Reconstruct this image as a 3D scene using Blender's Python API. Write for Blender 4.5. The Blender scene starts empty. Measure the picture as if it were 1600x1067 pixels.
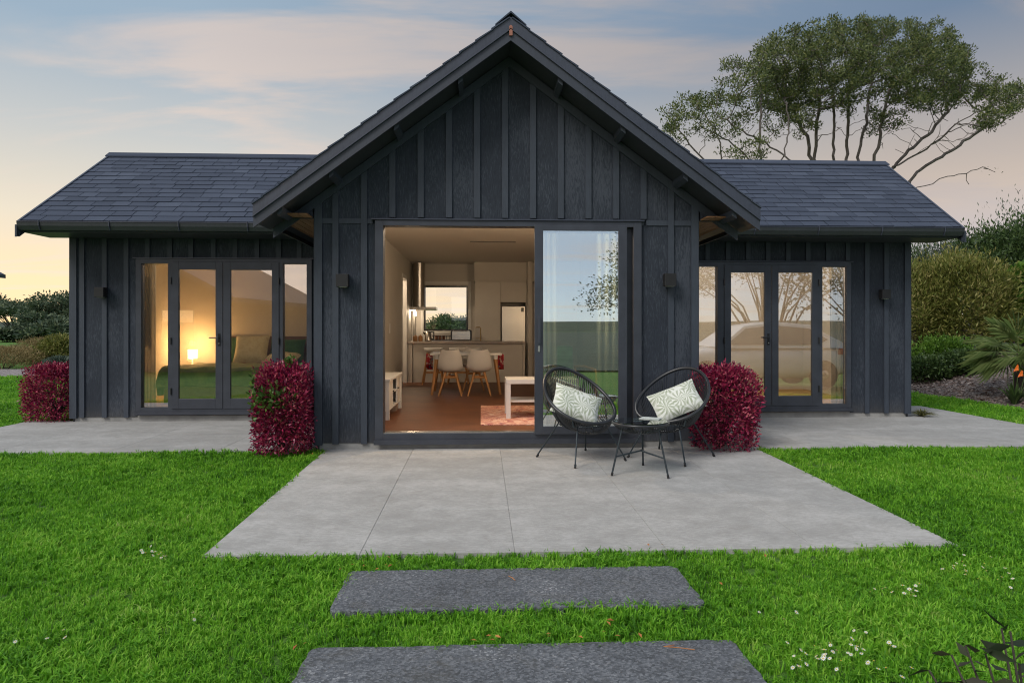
import bpy, math, random
import numpy as np
from mathutils import Vector, Matrix

random.seed(7); RNG = np.random.default_rng(11)
SC = bpy.context.scene
COL = SC.collection
R = math.radians

# ---------------------------------------------------------------- camera, world, sun, exposure
F, TH, HY, HC = 1067.0, R(2.6), 512.0, 1.40
CT, ST = math.cos(TH), math.sin(TH)
cam_d = bpy.data.cameras.new('camera'); cam = bpy.data.objects.new('camera', cam_d); COL.objects.link(cam)
cam.location = (0, 0, HC); cam.rotation_euler = (R(90), 0, -TH)
cam_d.sensor_width = 36; cam_d.lens = 36 * F / 1600
cam_d.shift_y = -(533.5 - HY) / 1600
cam_d.clip_start = 0.05; cam_d.clip_end = 3000
cam_d.dof.use_dof = True; cam_d.dof.focus_distance = 8.0; cam_d.dof.aperture_fstop = 11
SC.camera = cam

SUN_EL, SUN_AZ = 44.0, 226.0          # azimuth measured clockwise from +Y (behind the camera, a little left)
w = bpy.data.worlds.new('World'); SC.world = w; w.use_nodes = True
nt = w.node_tree; nt.nodes.clear()
def N(tree, typ, **kw):
    n = tree.nodes.new(typ)
    for k, v in kw.items():
        if k.startswith('i_'):
            n.inputs[k[2:]].default_value = v
        else:
            setattr(n, k, v)
    return n
def mth(tree, op, a=None, b=None, clamp=False):
    n = tree.nodes.new('ShaderNodeMath'); n.operation = op; n.use_clamp = clamp
    for i, v in enumerate((a, b)):
        if v is None: continue
        if isinstance(v, (int, float)): n.inputs[i].default_value = v
        else: tree.links.new(v, n.inputs[i])
    return n.outputs[0]
def ramp(tree, fac, stops, interp='LINEAR'):
    n = tree.nodes.new('ShaderNodeValToRGB'); n.color_ramp.interpolation = interp
    el = n.color_ramp.elements
    while len(el) < len(stops): el.new(0.5)
    for e, (p, c) in zip(el, stops):
        e.position = p; e.color = (c[0], c[1], c[2], 1) if not isinstance(c, (int, float)) else (c, c, c, 1)
    if fac is not None: tree.links.new(fac, n.inputs[0])
    return n.outputs[0]
def mix(tree, fac, a, b, blend='MIX'):
    n = tree.nodes.new('ShaderNodeMix'); n.data_type = 'RGBA'; n.blend_type = blend
    for i, v in ((0, fac), (6, a), (7, b)):
        if isinstance(v, (int, float)): n.inputs[i].default_value = v
        elif isinstance(v, tuple): n.inputs[i].default_value = (v[0], v[1], v[2], 1)
        else: tree.links.new(v, n.inputs[i])
    return n.outputs[2]
tc = N(nt, 'ShaderNodeTexCoord')
sep = N(nt, 'ShaderNodeSeparateXYZ'); nt.links.new(tc.outputs['Generated'], sep.inputs[0])
el_ = mth(nt, 'MAXIMUM', sep.outputs[2], 0.0)
grad_l = ramp(nt, el_, [(0, (1.0, .60, .15)), (.06, (.95, .63, .22)), (.14, (.76, .62, .38)), (.24, (.52, .50, .42)), (.36, (.29, .37, .42)), (.60, (.29, .38, .46)), (1, (.50, .56, .62))])
grad_r = ramp(nt, el_, [(0, (.50, .34, .19)), (.09, (.43, .31, .20)), (.17, (.50, .35, .17)), (.25, (.36, .29, .19)), (.37, (.13, .17, .21)), (.60, (.16, .23, .34)), (1, (.48, .54, .62))])
azf = mth(nt, 'ADD', mth(nt, 'MULTIPLY', sep.outputs[0], 1.15), 0.40, True)   # left .. right
base_f = mix(nt, azf, grad_l, grad_r)
back_c = ramp(nt, el_, [(0, (.50, .53, .55)), (.10, (.42, .46, .50)), (.3, (.36, .41, .46)), (.6, (.36, .43, .50)), (1, (.50, .56, .62))])
back_w = ramp(nt, el_, [(0, (.92, .60, .36)), (.12, (.98, .74, .50)), (.3, (.74, .64, .52)), (.6, (.45, .47, .50)), (1, (.50, .56, .62))])
back = mix(nt, mth(nt, 'ADD', mth(nt, 'MULTIPLY', sep.outputs[0], 4.0), 1.0, True), back_w, back_c)
base = mix(nt, mth(nt, 'ADD', mth(nt, 'MULTIPLY', sep.outputs[1], -1.4), .25, True), base_f, back)
# clouds: noise on a plane overhead
den = mth(nt, 'ADD', el_, 0.10)
cx = mth(nt, 'DIVIDE', sep.outputs[0], den); cy = mth(nt, 'DIVIDE', sep.outputs[1], den)
cmb = N(nt, 'ShaderNodeCombineXYZ'); nt.links.new(cx, cmb.inputs[0]); nt.links.new(cy, cmb.inputs[1])
mp = N(nt, 'ShaderNodeMapping'); mp.inputs['Rotation'].default_value = (0, 0, R(-28)); mp.inputs['Scale'].default_value = (0.8, 2.2, 1)
nt.links.new(cmb.outputs[0], mp.inputs[0])
cn = N(nt, 'ShaderNodeTexNoise', i_Scale=0.8, i_Detail=7.0, i_Roughness=0.55, i_Distortion=0.6)
nt.links.new(mp.outputs[0], cn.inputs[0])
cmask = ramp(nt, cn.outputs[0], [(.47, 0.0), (.66, 1.0)], 'EASE')
cmask = mth(nt, 'MULTIPLY', cmask, 0.54)
ccol = mix(nt, azf, (.80, .58, .40), (.42, .31, .19))
skyc = mix(nt, cmask, base, ccol)
cn2 = N(nt, 'ShaderNodeTexNoise', i_Scale=0.5, i_Detail=6.0); nt.links.new(mp.outputs[0], cn2.inputs[0])
skyc = mix(nt, mth(nt, 'MULTIPLY', ramp(nt, cn2.outputs[0], [(.5, 0.0), (.75, 1.0)]), .16), skyc, mix(nt, azf, (.66, .60, .50), (.28, .26, .25)))
b1 = N(nt, 'ShaderNodeBackground', i_Strength=1.0); nt.links.new(skyc, b1.inputs[0])
sky = N(nt, 'ShaderNodeTexSky'); sky.sky_type = 'NISHITA'; sky.sun_disc = False
sky.sun_elevation = R(SUN_EL); sky.sun_rotation = R(SUN_AZ); sky.air_density = 0.45; sky.dust_density = 0.4
b2 = N(nt, 'ShaderNodeBackground', i_Strength=0.05); nt.links.new(sky.outputs[0], b2.inputs[0])
ad = N(nt, 'ShaderNodeAddShader'); nt.links.new(b1.outputs[0], ad.inputs[0]); nt.links.new(b2.outputs[0], ad.inputs[1])
wo = N(nt, 'ShaderNodeOutputWorld'); nt.links.new(ad.outputs[0], wo.inputs[0])

sd = bpy.data.lights.new('sun', 'SUN'); so = bpy.data.objects.new('sun', sd); COL.objects.link(so)
sd.energy = 1.9; sd.angle = R(24); sd.color = (1.0, 0.96, 0.90)
a_, e_ = R(SUN_AZ), R(SUN_EL)
sdir = Vector((math.sin(a_) * math.cos(e_), math.cos(a_) * math.cos(e_), math.sin(e_)))
so.rotation_euler = sdir.to_track_quat('Z', 'Y').to_euler(); so.location = sdir * 40

vs = SC.view_settings; SC.display_settings.display_device = 'sRGB'
vs.view_transform = 'Standard'; vs.look = 'None'; vs.exposure = 0.08; vs.gamma = 1.0; vs.use_curve_mapping = False
cy_ = SC.cycles; cy_.use_denoising = True; cy_.denoiser = 'OPENIMAGEDENOISE'
cy_.filter_width = 1.1; cy_.max_bounces = 8; cy_.diffuse_bounces = 3; cy_.glossy_bounces = 4; cy_.transparent_max_bounces = 24
cy_.caustics_reflective = False; cy_.caustics_refractive = False; cy_.sample_clamp_indirect = 4.0

# ---------------------------------------------------------------- helpers
def at(px, py, Y):
    t = (px - 800) / F; X = Y * (t * CT + ST) / (CT - t * ST); d = X * ST + Y * CT
    return Vector((X, Y, HC - (py - HY) * d / F))
def proj(X, Y, Z=0.0):
    d = X * ST + Y * CT; u = X * CT - Y * ST
    return 800 + F * u / d, HY - F * (Z - HC) / d, d
def gz(Y):
    return -0.016 * (7.9 - max(Y, -6.0)) if Y < 7.9 else 0.0

def tag(o, label=None, cat=None, group=None, kind=None):
    if label: o['label'] = label
    if cat: o['category'] = cat
    if group: o['group'] = group
    if kind: o['kind'] = kind
    return o
def link(name, me, mat=None, parent=None, loc=None):
    o = bpy.data.objects.new(name, me); COL.objects.link(o)
    if mat is not None and me is not None and len(me.materials) == 0:
        for m in (mat if isinstance(mat, (list, tuple)) else [mat]): me.materials.append(m)
    if parent is not None: o.parent = parent
    if loc is not None: o.location = loc
    return o
def empty(name, loc=(0, 0, 0), rz=0.0, label=None, cat=None, group=None):
    o = bpy.data.objects.new(name, None); COL.objects.link(o); o.location = loc; o.rotation_euler = (0, 0, rz)
    o.empty_display_size = 0.1
    return tag(o, label, cat, group)
def copy_tree(o, parent=None):
    c = o.copy(); COL.objects.link(c); c.parent = parent
    for ch in list(o.children): copy_tree(ch, c)
    return c

class MB:
    def __init__(s): s.v = []; s.f = []; s.m = []
    def face(s, pts, mi=0):
        b = len(s.v); s.v += [tuple(p) for p in pts]; s.f.append(tuple(range(b, b + len(pts)))); s.m.append(mi)
    def box(s, a, b, mi=0):
        x0, y0, z0 = (min(a[i], b[i]) for i in range(3)); x1, y1, z1 = (max(a[i], b[i]) for i in range(3))
        k = len(s.v)
        s.v += [(x0, y0, z0), (x1, y0, z0), (x1, y1, z0), (x0, y1, z0), (x0, y0, z1), (x1, y0, z1), (x1, y1, z1), (x0, y1, z1)]
        for q in ((3, 2, 1, 0), (4, 5, 6, 7), (0, 1, 5, 4), (1, 2, 6, 5), (2, 3, 7, 6), (3, 0, 4, 7)):
            s.f.append(tuple(k + i for i in q)); s.m.append(mi)
        return s
    def prism(s, poly, off, mi=0):
        """poly: list of 3D points (front), extruded by vector off"""
        k = len(s.v); n = len(poly); off = Vector(off)
        s.v += [tuple(p) for p in poly] + [tuple(Vector(p) + off) for p in poly]
        s.f.append(tuple(range(k + n - 1, k - 1, -1))[::-1]); s.m.append(mi)
        s.f.append(tuple(range(k + n, k + 2 * n))[::-1]); s.m.append(mi)
        for i in range(n):
            j = (i + 1) % n
            s.f.append((k + j, k + i, k + n + i, k + n + j)); s.m.append(mi)
        return s
    def tube(s, pts, r, n=6, closed=False, mi=0, cap=True):
        pts = [Vector(p) for p in pts]; m = len(pts)
        rr = r if isinstance(r, (list, tuple)) else [r] * m
        k = len(s.v); ref = None
        for i, p in enumerate(pts):
            if closed: t = pts[(i + 1) % m] - pts[i - 1]
            else: t = pts[min(i + 1, m - 1)] - pts[max(i - 1, 0)]
            if t.length < 1e-9: t = Vector((0, 0, 1))
            t.normalize()
            if ref is None: ref = Vector((1, 0, 0)) if abs(t.x) < .9 else Vector((0, 1, 0))
            a = (ref - t * ref.dot(t)).normalized(); b = t.cross(a); ref = a
            for q in range(n):
                an = 2 * math.pi * q / n
                s.v.append(tuple(p + (a * math.cos(an) + b * math.sin(an)) * rr[i]))
        for i in range(m if closed else m - 1):
            i2 = (i + 1) % m
            for q in range(n):
                q2 = (q + 1) % n
                s.f.append((k + i * n + q, k + i * n + q2, k + i2 * n + q2, k + i2 * n + q)); s.m.append(mi)
        if cap and not closed:
            s.f.append(tuple(k + q for q in range(n))[::-1]); s.m.append(mi)
            s.f.append(tuple(k + (m - 1) * n + q for q in range(n))); s.m.append(mi)
        return s
    def lathe(s, prof, n=20, mi=0, c=(0, 0, 0)):
        k = len(s.v)
        for (r, z) in prof:
            for q in range(n):
                an = 2 * math.pi * q / n; s.v.append((c[0] + r * math.cos(an), c[1] + r * math.sin(an), c[2] + z))
        for i in range(len(prof) - 1):
            for q in range(n):
                q2 = (q + 1) % n
                s.f.append((k + i * n + q, k + i * n + q2, k + (i + 1) * n + q2, k + (i + 1) * n + q)); s.m.append(mi)
        s.f.append(tuple(k + q for q in range(n))[::-1]); s.m.append(mi)
        s.f.append(tuple(k + (len(prof) - 1) * n + q for q in range(n))); s.m.append(mi)
        return s
    def mesh(s, name='m', smooth=False):
        me = bpy.data.meshes.new(name); me.from_pydata(s.v, [], s.f); me.update()
        if any(s.m): me.polygons.foreach_set('material_index', s.m)
        if smooth: me.polygons.foreach_set('use_smooth', [True] * len(me.polygons))
        return me
    def build(s, name, mat, parent=None, smooth=False, bevel=0.0, loc=None, sharp=None):
        o = link(name, s.mesh(name, smooth), mat, parent, loc)
        if bevel:
            b = o.modifiers.new('bevel', 'BEVEL'); b.width = bevel; b.segments = 2; b.limit_method = 'ANGLE'
        return o
def box(name, a, b, mat, parent=None, bevel=0.0):
    return MB().box(a, b).build(name, mat, parent, bevel=bevel)

def np_mesh(name, V, faces, mat_idx=None, smooth=False):
    """V (n,3); faces (m,k) with fixed k"""
    me = bpy.data.meshes.new(name); m, k = faces.shape
    me.vertices.add(len(V)); me.vertices.foreach_set('co', np.ascontiguousarray(V, np.float32).ravel())
    me.loops.add(m * k); me.loops.foreach_set('vertex_index', faces.astype(np.int32).ravel())
    me.polygons.add(m); me.polygons.foreach_set('loop_start', np.arange(0, m * k, k, dtype=np.int32))
    me.polygons.foreach_set('loop_total', np.full(m, k, np.int32))
    if smooth: me.polygons.foreach_set('use_smooth', np.ones(m, bool))
    if mat_idx is not None: me.polygons.foreach_set('material_index', mat_idx.astype(np.int32))
    me.update(calc_edges=True)
    return me
def unit(a): return a / (np.linalg.norm(a, axis=1, keepdims=True) + 1e-9)
def leaves_mesh(name, P, D, length, width, fold=0.25, up=None, mat_idx=None, droop=0.0):
    """one kite-shaped folded leaf (two triangles) per point P pointing along D"""
    n = len(P); D = unit(D)
    L = (np.asarray(length) * np.ones(n))[:, None]; W = (np.asarray(width) * np.ones(n))[:, None]
    rnd = RNG.normal(size=(n, 3)) if up is None else up + RNG.normal(size=(n, 3)) * .35
    S = unit(np.cross(D, rnd)); U = np.cross(S, D)
    base = P; tip = P + D * L - np.array([0, 0, 1]) * droop * L
    mid = P + D * L * .48 - U * W * fold * .5
    a = mid + S * W * .5 + U * W * fold; b = mid - S * W * .5 + U * W * fold
    V = np.stack([base, a, tip, b], 1).reshape(-1, 3)
    i = np.arange(n) * 4
    Fc = np.stack([np.stack([i, i + 1, i + 2], 1), np.stack([i, i + 2, i + 3], 1)], 1).reshape(-1, 3)
    mi = None if mat_idx is None else np.repeat(mat_idx, 2)
    return np_mesh(name, V, Fc, mi)

# ---------------------------------------------------------------- materials
MATS = {}
def newmat(name):
    m = bpy.data.materials.new(name); m.use_nodes = True; t = m.node_tree
    p = t.nodes['Principled BSDF']; MATS[name] = m
    return m, t, p
def coords(t, kind='Object', scale=(1, 1, 1), loc=(0, 0, 0)):
    if kind == 'World':
        g = t.nodes.new('ShaderNodeNewGeometry'); o = g.outputs['Position']
    else:
        c = t.nodes.new('ShaderNodeTexCoord'); o = c.outputs[kind]
    m = t.nodes.new('ShaderNodeMapping'); m.inputs['Scale'].default_value = scale; m.inputs['Location'].default_value = loc
    t.links.new(o, m.inputs[0]); return m.outputs[0]
def noise(t, vec, scale, detail=4, rough=.55, dist=0.0):
    n = N(t, 'ShaderNodeTexNoise', i_Scale=scale, i_Detail=float(detail), i_Roughness=rough, i_Distortion=dist)
    t.links.new(vec, n.inputs[0]); return n.outputs[0]
def bump(t, p, h, strength=.3, dist=.01):
    b = N(t, 'ShaderNodeBump', i_Strength=strength, i_Distance=dist); t.links.new(h, b.inputs['Height']); t.links.new(b.outputs[0], p.inputs['Normal'])
def rndval(t):
    oi = t.nodes.new('ShaderNodeObjectInfo'); g = t.nodes.new('ShaderNodeNewGeometry')
    return mth(t, 'FRACT', mth(t, 'ADD', oi.outputs['Random'], g.outputs['Random Per Island']))
def plain(name, col, rough=.5, metal=0.0, var=.12, scale=14.0, bmp=0.0, spec=.5, emis=None):
    m, t, p = newmat(name)
    v = coords(t, 'World'); n = noise(t, v, scale, 4)
    dark = tuple(c * (1 - var) for c in col); lite = tuple(min(1, c * (1 + var)) for c in col)
    t.links.new(ramp(t, n, [(.3, dark), (.7, lite)]), p.inputs['Base Color'])
    p.inputs['Roughness'].default_value = rough; p.inputs['Metallic'].default_value = metal
    p.inputs['Specular IOR Level'].default_value = spec
    if bmp: bump(t, p, noise(t, v, scale * 6, 3), bmp, .004)
    if emis: p.inputs['Emission Color'].default_value = (*emis[0], 1); p.inputs['Emission Strength'].default_value = emis[1]
    return m

def m_cladding():
    m, t, p = newmat('stained_plywood')
    v = coords(t, 'World', (1, 1, .10)); oi = t.nodes.new('ShaderNodeObjectInfo')
    off = t.nodes.new('ShaderNodeVectorMath'); off.operation = 'ADD'; t.links.new(v, off.inputs[0])
    mulr = t.nodes.new('ShaderNodeVectorMath'); mulr.operation = 'SCALE'; mulr.inputs[0].default_value = (13, 7, 5)
    t.links.new(oi.outputs['Random'], mulr.inputs['Scale']); t.links.new(mulr.outputs[0], off.inputs[1]); v2 = off.outputs[0]
    fine = noise(t, v2, 150, 3, .6); swirl = noise(t, v2, 9, 3, .5, 2.2)
    sw = mth(t, 'FRACT', mth(t, 'MULTIPLY', swirl, 11)); sw = mth(t, 'ABSOLUTE', mth(t, 'SUBTRACT', sw, .5))
    blot = noise(t, coords(t, 'World', (1, 1, .5)), 2.3, 5)
    g = mth(t, 'ADD', mth(t, 'MULTIPLY', fine, .75), mth(t, 'MULTIPLY', sw, .35))
    g = mth(t, 'ADD', g, mth(t, 'MULTIPLY', blot, .7)); g = mth(t, 'ADD', g, mth(t, 'MULTIPLY', oi.outputs['Random'], .14))
    t.links.new(ramp(t, g, [(.55, (.015, .020, .030)), (.95, (.031, .039, .054)), (1.35, (.055, .065, .084))]), p.inputs['Base Color'])
    # splash-back dust along the foot of the walls
    sz = t.nodes.new('ShaderNodeSeparateXYZ'); gp_ = t.nodes.new('ShaderNodeNewGeometry'); t.links.new(gp_.outputs['Position'], sz.inputs[0])
    low = mth(t, 'SUBTRACT', 1.0, mth(t, 'MULTIPLY', sz.outputs[2], 2.6), True); dirt = mth(t, 'MULTIPLY', mth(t, 'MULTIPLY', low, low), mth(t, 'MULTIPLY', noise(t, coords(t, 'World'), 14, 5, .7), .55))
    base_ = p.inputs['Base Color'].links[0].from_socket; t.links.new(mix(t, dirt, base_, (.16, .14, .11)), p.inputs['Base Color'])
    p.inputs['Roughness'].default_value = .72; p.inputs['Specular IOR Level'].default_value = .35
    bump(t, p, g, .5, .004); return m
def m_paint(name, col, rough=.55):
    m, t, p = newmat(name); v = coords(t, 'World', (1, 1, .15)); oi = t.nodes.new('ShaderNodeObjectInfo')
    g = mth(t, 'ADD', mth(t, 'MULTIPLY', noise(t, v, 60, 4), .7), mth(t, 'MULTIPLY', noise(t, coords(t, 'World'), 3, 4), .5))
    g = mth(t, 'ADD', g, mth(t, 'MULTIPLY', oi.outputs['Random'], .12))
    t.links.new(ramp(t, g, [(.4, tuple(c * .75 for c in col)), (.95, tuple(c * 1.2 for c in col))]), p.inputs['Base Color'])
    p.inputs['Roughness'].default_value = rough; bump(t, p, g, .15, .002); return m
def m_alu(name='powder_coated_aluminium', col=(.056, .062, .078)):
    m, t, p = newmat(name); v = coords(t, 'World')
    t.links.new(ramp(t, noise(t, v, 5, 5), [(.3, tuple(c * .85 for c in col)), (.7, tuple(c * 1.15 for c in col))]), p.inputs['Base Color'])
    p.inputs['Roughness'].default_value = .42; p.inputs['Metallic'].default_value = .25
    bump(t, p, noise(t, v, 500, 2), .05, .001); return m
def m_shingle():
    m, t, p = newmat('asphalt_shingle'); v = coords(t, 'World')
    r = rndval(t); gran = noise(t, v, 190, 3, .8)
    g = mth(t, 'ADD', mth(t, 'MULTIPLY', r, .27), mth(t, 'MULTIPLY', gran, .8)); g = mth(t, 'ADD', g, mth(t, 'MULTIPLY', noise(t, v, 1.3, 4), .35))
    t.links.new(ramp(t, g, [(.40, (.034, .044, .068)), (.8, (.060, .074, .108)), (1.2, (.095, .115, .158))]), p.inputs['Base Color'])
    p.inputs['Roughness'].default_value = .85; p.inputs['Specular IOR Level'].default_value = .3
    bump(t, p, gran, .6, .004); return m
def m_concrete():
    m, t, p = newmat('broomed_concrete'); v = coords(t, 'World'); oi = t.nodes.new('ShaderNodeObjectInfo')
    big = noise(t, coords(t, 'World', (1, 2.2, 1)), .9, 6, .62); mid = noise(t, v, 5.5, 6, .65); broom = noise(t, coords(t, 'World', (3, 40, 1)), 6, 3, .6)
    fine = noise(t, v, 260, 2)
    g = mth(t, 'ADD', mth(t, 'MULTIPLY', big, .34), mth(t, 'MULTIPLY', mid, .30)); g = mth(t, 'ADD', g, mth(t, 'MULTIPLY', broom, .40))
    g = mth(t, 'ADD', g, mth(t, 'MULTIPLY', fine, .34)); g = mth(t, 'ADD', g, mth(t, 'MULTIPLY', noise(t, coords(t, 'World', (1, 3.5, 1)), 26, 5, .75), .40)); g = mth(t, 'ADD', g, mth(t, 'MULTIPLY', oi.outputs['Random'], .05))
    c = ramp(t, g, [(.66, (.245, .238, .225)), (.92, (.365, .357, .340)), (1.18, (.475, .465, .448))])
    st = noise(t, v, 1.7, 6, .7, 1.0); c = mix(t, mth(t, 'MULTIPLY', ramp(t, st, [(.56, 0.0), (.72, 1.0)]), .30), c, (.22, .20, .17))
    t.links.new(c, p.inputs['Base Color']); p.inputs['Roughness'].default_value = .88
    bump(t, p, mth(t, 'ADD', broom, fine), .35, .003); return m
def m_paver():
    m, t, p = newmat('exposed_basalt_concrete'); v = coords(t, 'World')
    vo = N(t, 'ShaderNodeTexVoronoi', i_Scale=95.0); t.links.new(v, vo.inputs[0])
    sp = N(t, 'ShaderNodeSeparateColor'); t.links.new(vo.outputs['Color'], sp.inputs[0])
    g = mth(t, 'ADD', mth(t, 'MULTIPLY', sp.outputs[0], .6), mth(t, 'MULTIPLY', noise(t, v, 3, 5), .5))
    c = ramp(t, g, [(.2, (.050, .055, .062)), (.6, (.115, .124, .138)), (.85, (.19, .20, .215)), (1.0, (.50, .50, .50))])
    c = mix(t, mth(t, 'MULTIPLY', ramp(t, noise(t, v, 4.5, 6, .75, .8), [(.52, 0.0), (.68, 1.0)]), .40), c, (.075, .070, .052))
    t.links.new(c, p.inputs['Base Color']); p.inputs['Roughness'].default_value = .8
    bump(t, p, vo.outputs['Distance'], .5, .006); return m
def m_leaf(name, cols, rough=.5, trans=.25, dead=None):
    m, t, p = newmat(name); out = t.nodes['Material Output']
    r = rndval(t); v = coords(t, 'World')
    g = mth(t, 'ADD', mth(t, 'MULTIPLY', r, .75), mth(t, 'MULTIPLY', noise(t, v, 1.1, 3), .5)); g = mth(t, 'SUBTRACT', g, .12)
    n = len(cols); c = ramp(t, g, [(i / (n - 1) * .9 + .05, cc) for i, cc in enumerate(cols)])
    t.links.new(c, p.inputs['Base Color']); p.inputs['Roughness'].default_value = rough; p.inputs['Specular IOR Level'].default_value = .4
    tr = t.nodes.new('ShaderNodeBsdfTranslucent'); t.links.new(c, tr.inputs[0])
    ms = N(t, 'ShaderNodeMixShader'); ms.inputs[0].default_value = trans
    t.links.new(p.outputs[0], ms.inputs[1]); t.links.new(tr.outputs[0], ms.inputs[2]); t.links.new(ms.outputs[0], out.inputs[0]); return m
def m_bark(name, c0, c1):
    m, t, p = newmat(name); v = coords(t, 'World', (1, 1, .25)); g = noise(t, v, 5, 6, .7)
    t.links.new(ramp(t, g, [(.3, c0), (.7, c1)]), p.inputs['Base Color']); p.inputs['Roughness'].default_value = .9; bump(t, p, g, .8, .05); return m
def m_glass(name, refl, tint=(1, 1, 1), rough=0.0):
    m, t, p = newmat(name); t.nodes.remove(p); out = t.nodes['Material Output']
    tr = N(t, 'ShaderNodeBsdfTransparent'); tr.inputs[0].default_value = (*tint, 1)
    gl = N(t, 'ShaderNodeBsdfGlossy', i_Roughness=rough); gl.inputs[0].default_value = (1, 1, 1, 1)
    fr = N(t, 'ShaderNodeFresnel', i_IOR=1.5); f = mth(t, 'ADD', fr.outputs[0], refl, True)
    ms = N(t, 'ShaderNodeMixShader'); t.links.new(f, ms.inputs[0]); t.links.new(tr.outputs[0], ms.inputs[1]); t.links.new(gl.outputs[0], ms.inputs[2])
    t.links.new(ms.outputs[0], out.inputs[0]); return m
def m_wood(name, c0, c1, scale=(1, 1, .12), rough=.5, s=22):
    m, t, p = newmat(name); v = coords(t, 'World', scale); g = noise(t, v, s, 5, .6, .8)
    t.links.new(ramp(t, g, [(.3, c0), (.7, c1)]), p.inputs['Base Color']); p.inputs['Roughness'].default_value = rough; bump(t, p, g, .1, .002); return m
def m_grass():
    m, t, p = newmat('grass_blade'); out = t.nodes['Material Output']
    r = rndval(t); v = coords(t, 'World')
    big = noise(t, v, .7, 6, .68); sm = noise(t, v, 4.0, 5, .65)
    g = mth(t, 'ADD', mth(t, 'MULTIPLY', r, .45), mth(t, 'MULTIPLY', big, .85)); g = mth(t, 'ADD', g, mth(t, 'MULTIPLY', sm, .5))
    c = ramp(t, mth(t, 'SUBTRACT', g, .42), [(.08, (.028, .105, .012)), (.32, (.10, .30, .018)), (.53, (.205, .50, .030)), (.74, (.35, .62, .07)), (.90, (.56, .56, .26))])
    t.links.new(c, p.inputs['Base Color']); p.inputs['Roughness'].default_value = .55; p.inputs['Specular IOR Level'].default_value = .3
    tr = t.nodes.new('ShaderNodeBsdfTranslucent'); t.links.new(c, tr.inputs[0])
    ms = N(t, 'ShaderNodeMixShader'); ms.inputs[0].default_value = .42
    t.links.new(p.outputs[0], ms.inputs[1]); t.links.new(tr.outputs[0], ms.inputs[2]); t.links.new(ms.outputs[0], out.inputs[0]); return m
def m_ground():
    m, t, p = newmat('lawn_soil'); v = coords(t, 'World'); g = noise(t, v, 2.0, 6, .7)
    f = noise(t, v, 60, 3, .8); g2 = mth(t, 'ADD', mth(t, 'MULTIPLY', g, .6), mth(t, 'MULTIPLY', f, .5))
    t.links.new(ramp(t, g2, [(.35, (.035, .09, .012)), (.6, (.085, .20, .018)), (.8, (.15, .30, .03))]), p.inputs['Base Color'])
    p.inputs['Roughness'].default_value = .95; bump(t, p, f, .8, .03); return m
def m_mulch(name, c0, c1, c2, scale=38):
    m, t, p = newmat(name); v = coords(t, 'World', (1, 1.6, 1)); vo = N(t, 'ShaderNodeTexVoronoi', i_Scale=float(scale)); t.links.new(v, vo.inputs[0])
    sp = N(t, 'ShaderNodeSeparateColor'); t.links.new(vo.outputs['Color'], sp.inputs[0])
    t.links.new(ramp(t, sp.outputs[0], [(.1, c0), (.6, c1), (.95, c2)]), p.inputs['Base Color']); p.inputs['Roughness'].default_value = .9
    bump(t, p, vo.outputs['Distance'], .9, .03); return m
def m_fern():
    """palm-frond print on off-white cushion cloth"""
    m, t, p = newmat('palm_print_fabric'); v = coords(t, 'Object', (4.2, 4.2, 0))
    c = mix(t, 0.0, (.76, .78, .72), (.76, .78, .72))
    for i, (sc, off, seed) in enumerate(((1.0, 0.0, 1.0), (1.35, 3.7, 5.0))):
        mp_ = t.nodes.new('ShaderNodeMapping'); mp_.inputs['Scale'].default_value = (sc, sc, 1); mp_.inputs['Location'].default_value = (off, off * .7, 0)
        t.links.new(v, mp_.inputs[0]); vo = N(t, 'ShaderNodeTexVoronoi', i_Scale=1.0); vo.voronoi_dimensions = '2D'; t.links.new(mp_.outputs[0], vo.inputs[0])
        sb = t.nodes.new('ShaderNodeVectorMath'); sb.operation = 'SUBTRACT'; t.links.new(mp_.outputs[0], sb.inputs[0]); t.links.new(vo.outputs['Position'], sb.inputs[1])
        s3 = t.nodes.new('ShaderNodeSeparateXYZ'); t.links.new(sb.outputs[0], s3.inputs[0])
        ang = mth(t, 'ARCTAN2', s3.outputs[1], s3.outputs[0]); ang = mth(t, 'ADD', mth(t, 'MULTIPLY', ang, 11), mth(t, 'MULTIPLY', vo.outputs['Distance'], 7))
        blade = mth(t, 'GREATER_THAN', mth(t, 'SINE', ang), .15)
        rad = ramp(t, vo.outputs['Distance'], [(.06, 1.0), (.52, .85), (.62, 0.0)])
        f = mth(t, 'MULTIPLY', mth(t, 'MULTIPLY', blade, rad), .62 if i else .55)
        c = mix(t, f, c, (.20, .25, .12) if i else (.34, .39, .27))
    t.links.new(c, p.inputs['Base Color']); p.inputs['Roughness'].default_value = .9
    bump(t, p, noise(t, coords(t, 'World'), 400, 2), .2, .001); return m
def m_rug():
    m, t, p = newmat('woven_rug'); v = coords(t, 'World', (1, 1, 1)); n1 = noise(t, v, 5, 7, .8, 2.0); wv = noise(t, coords(t, 'World', (2, 60, 1)), 5, 2)
    g = mth(t, 'ADD', mth(t, 'MULTIPLY', n1, .8), mth(t, 'MULTIPLY', wv, .25))
    t.links.new(ramp(t, g, [(.40, (.10, .05, .10)), (.48, (.46, .14, .13)), (.54, (.68, .36, .24)), (.62, (.74, .58, .50))]), p.inputs['Base Color'])
    p.inputs['Roughness'].default_value = .95; return m
def m_floor(name, c0, c1, rough=.35):
    m, t, p = newmat(name); v = coords(t, 'World'); g = mth(t, 'ADD', mth(t, 'MULTIPLY', noise(t, v, 2.2, 6, .65), .6), mth(t, 'MULTIPLY', noise(t, v, 40, 4, .7), .4))
    t.links.new(ramp(t, g, [(.35, c0), (.65, c1)]), p.inputs['Base Color']); p.inputs['Roughness'].default_value = rough; return m
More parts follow.
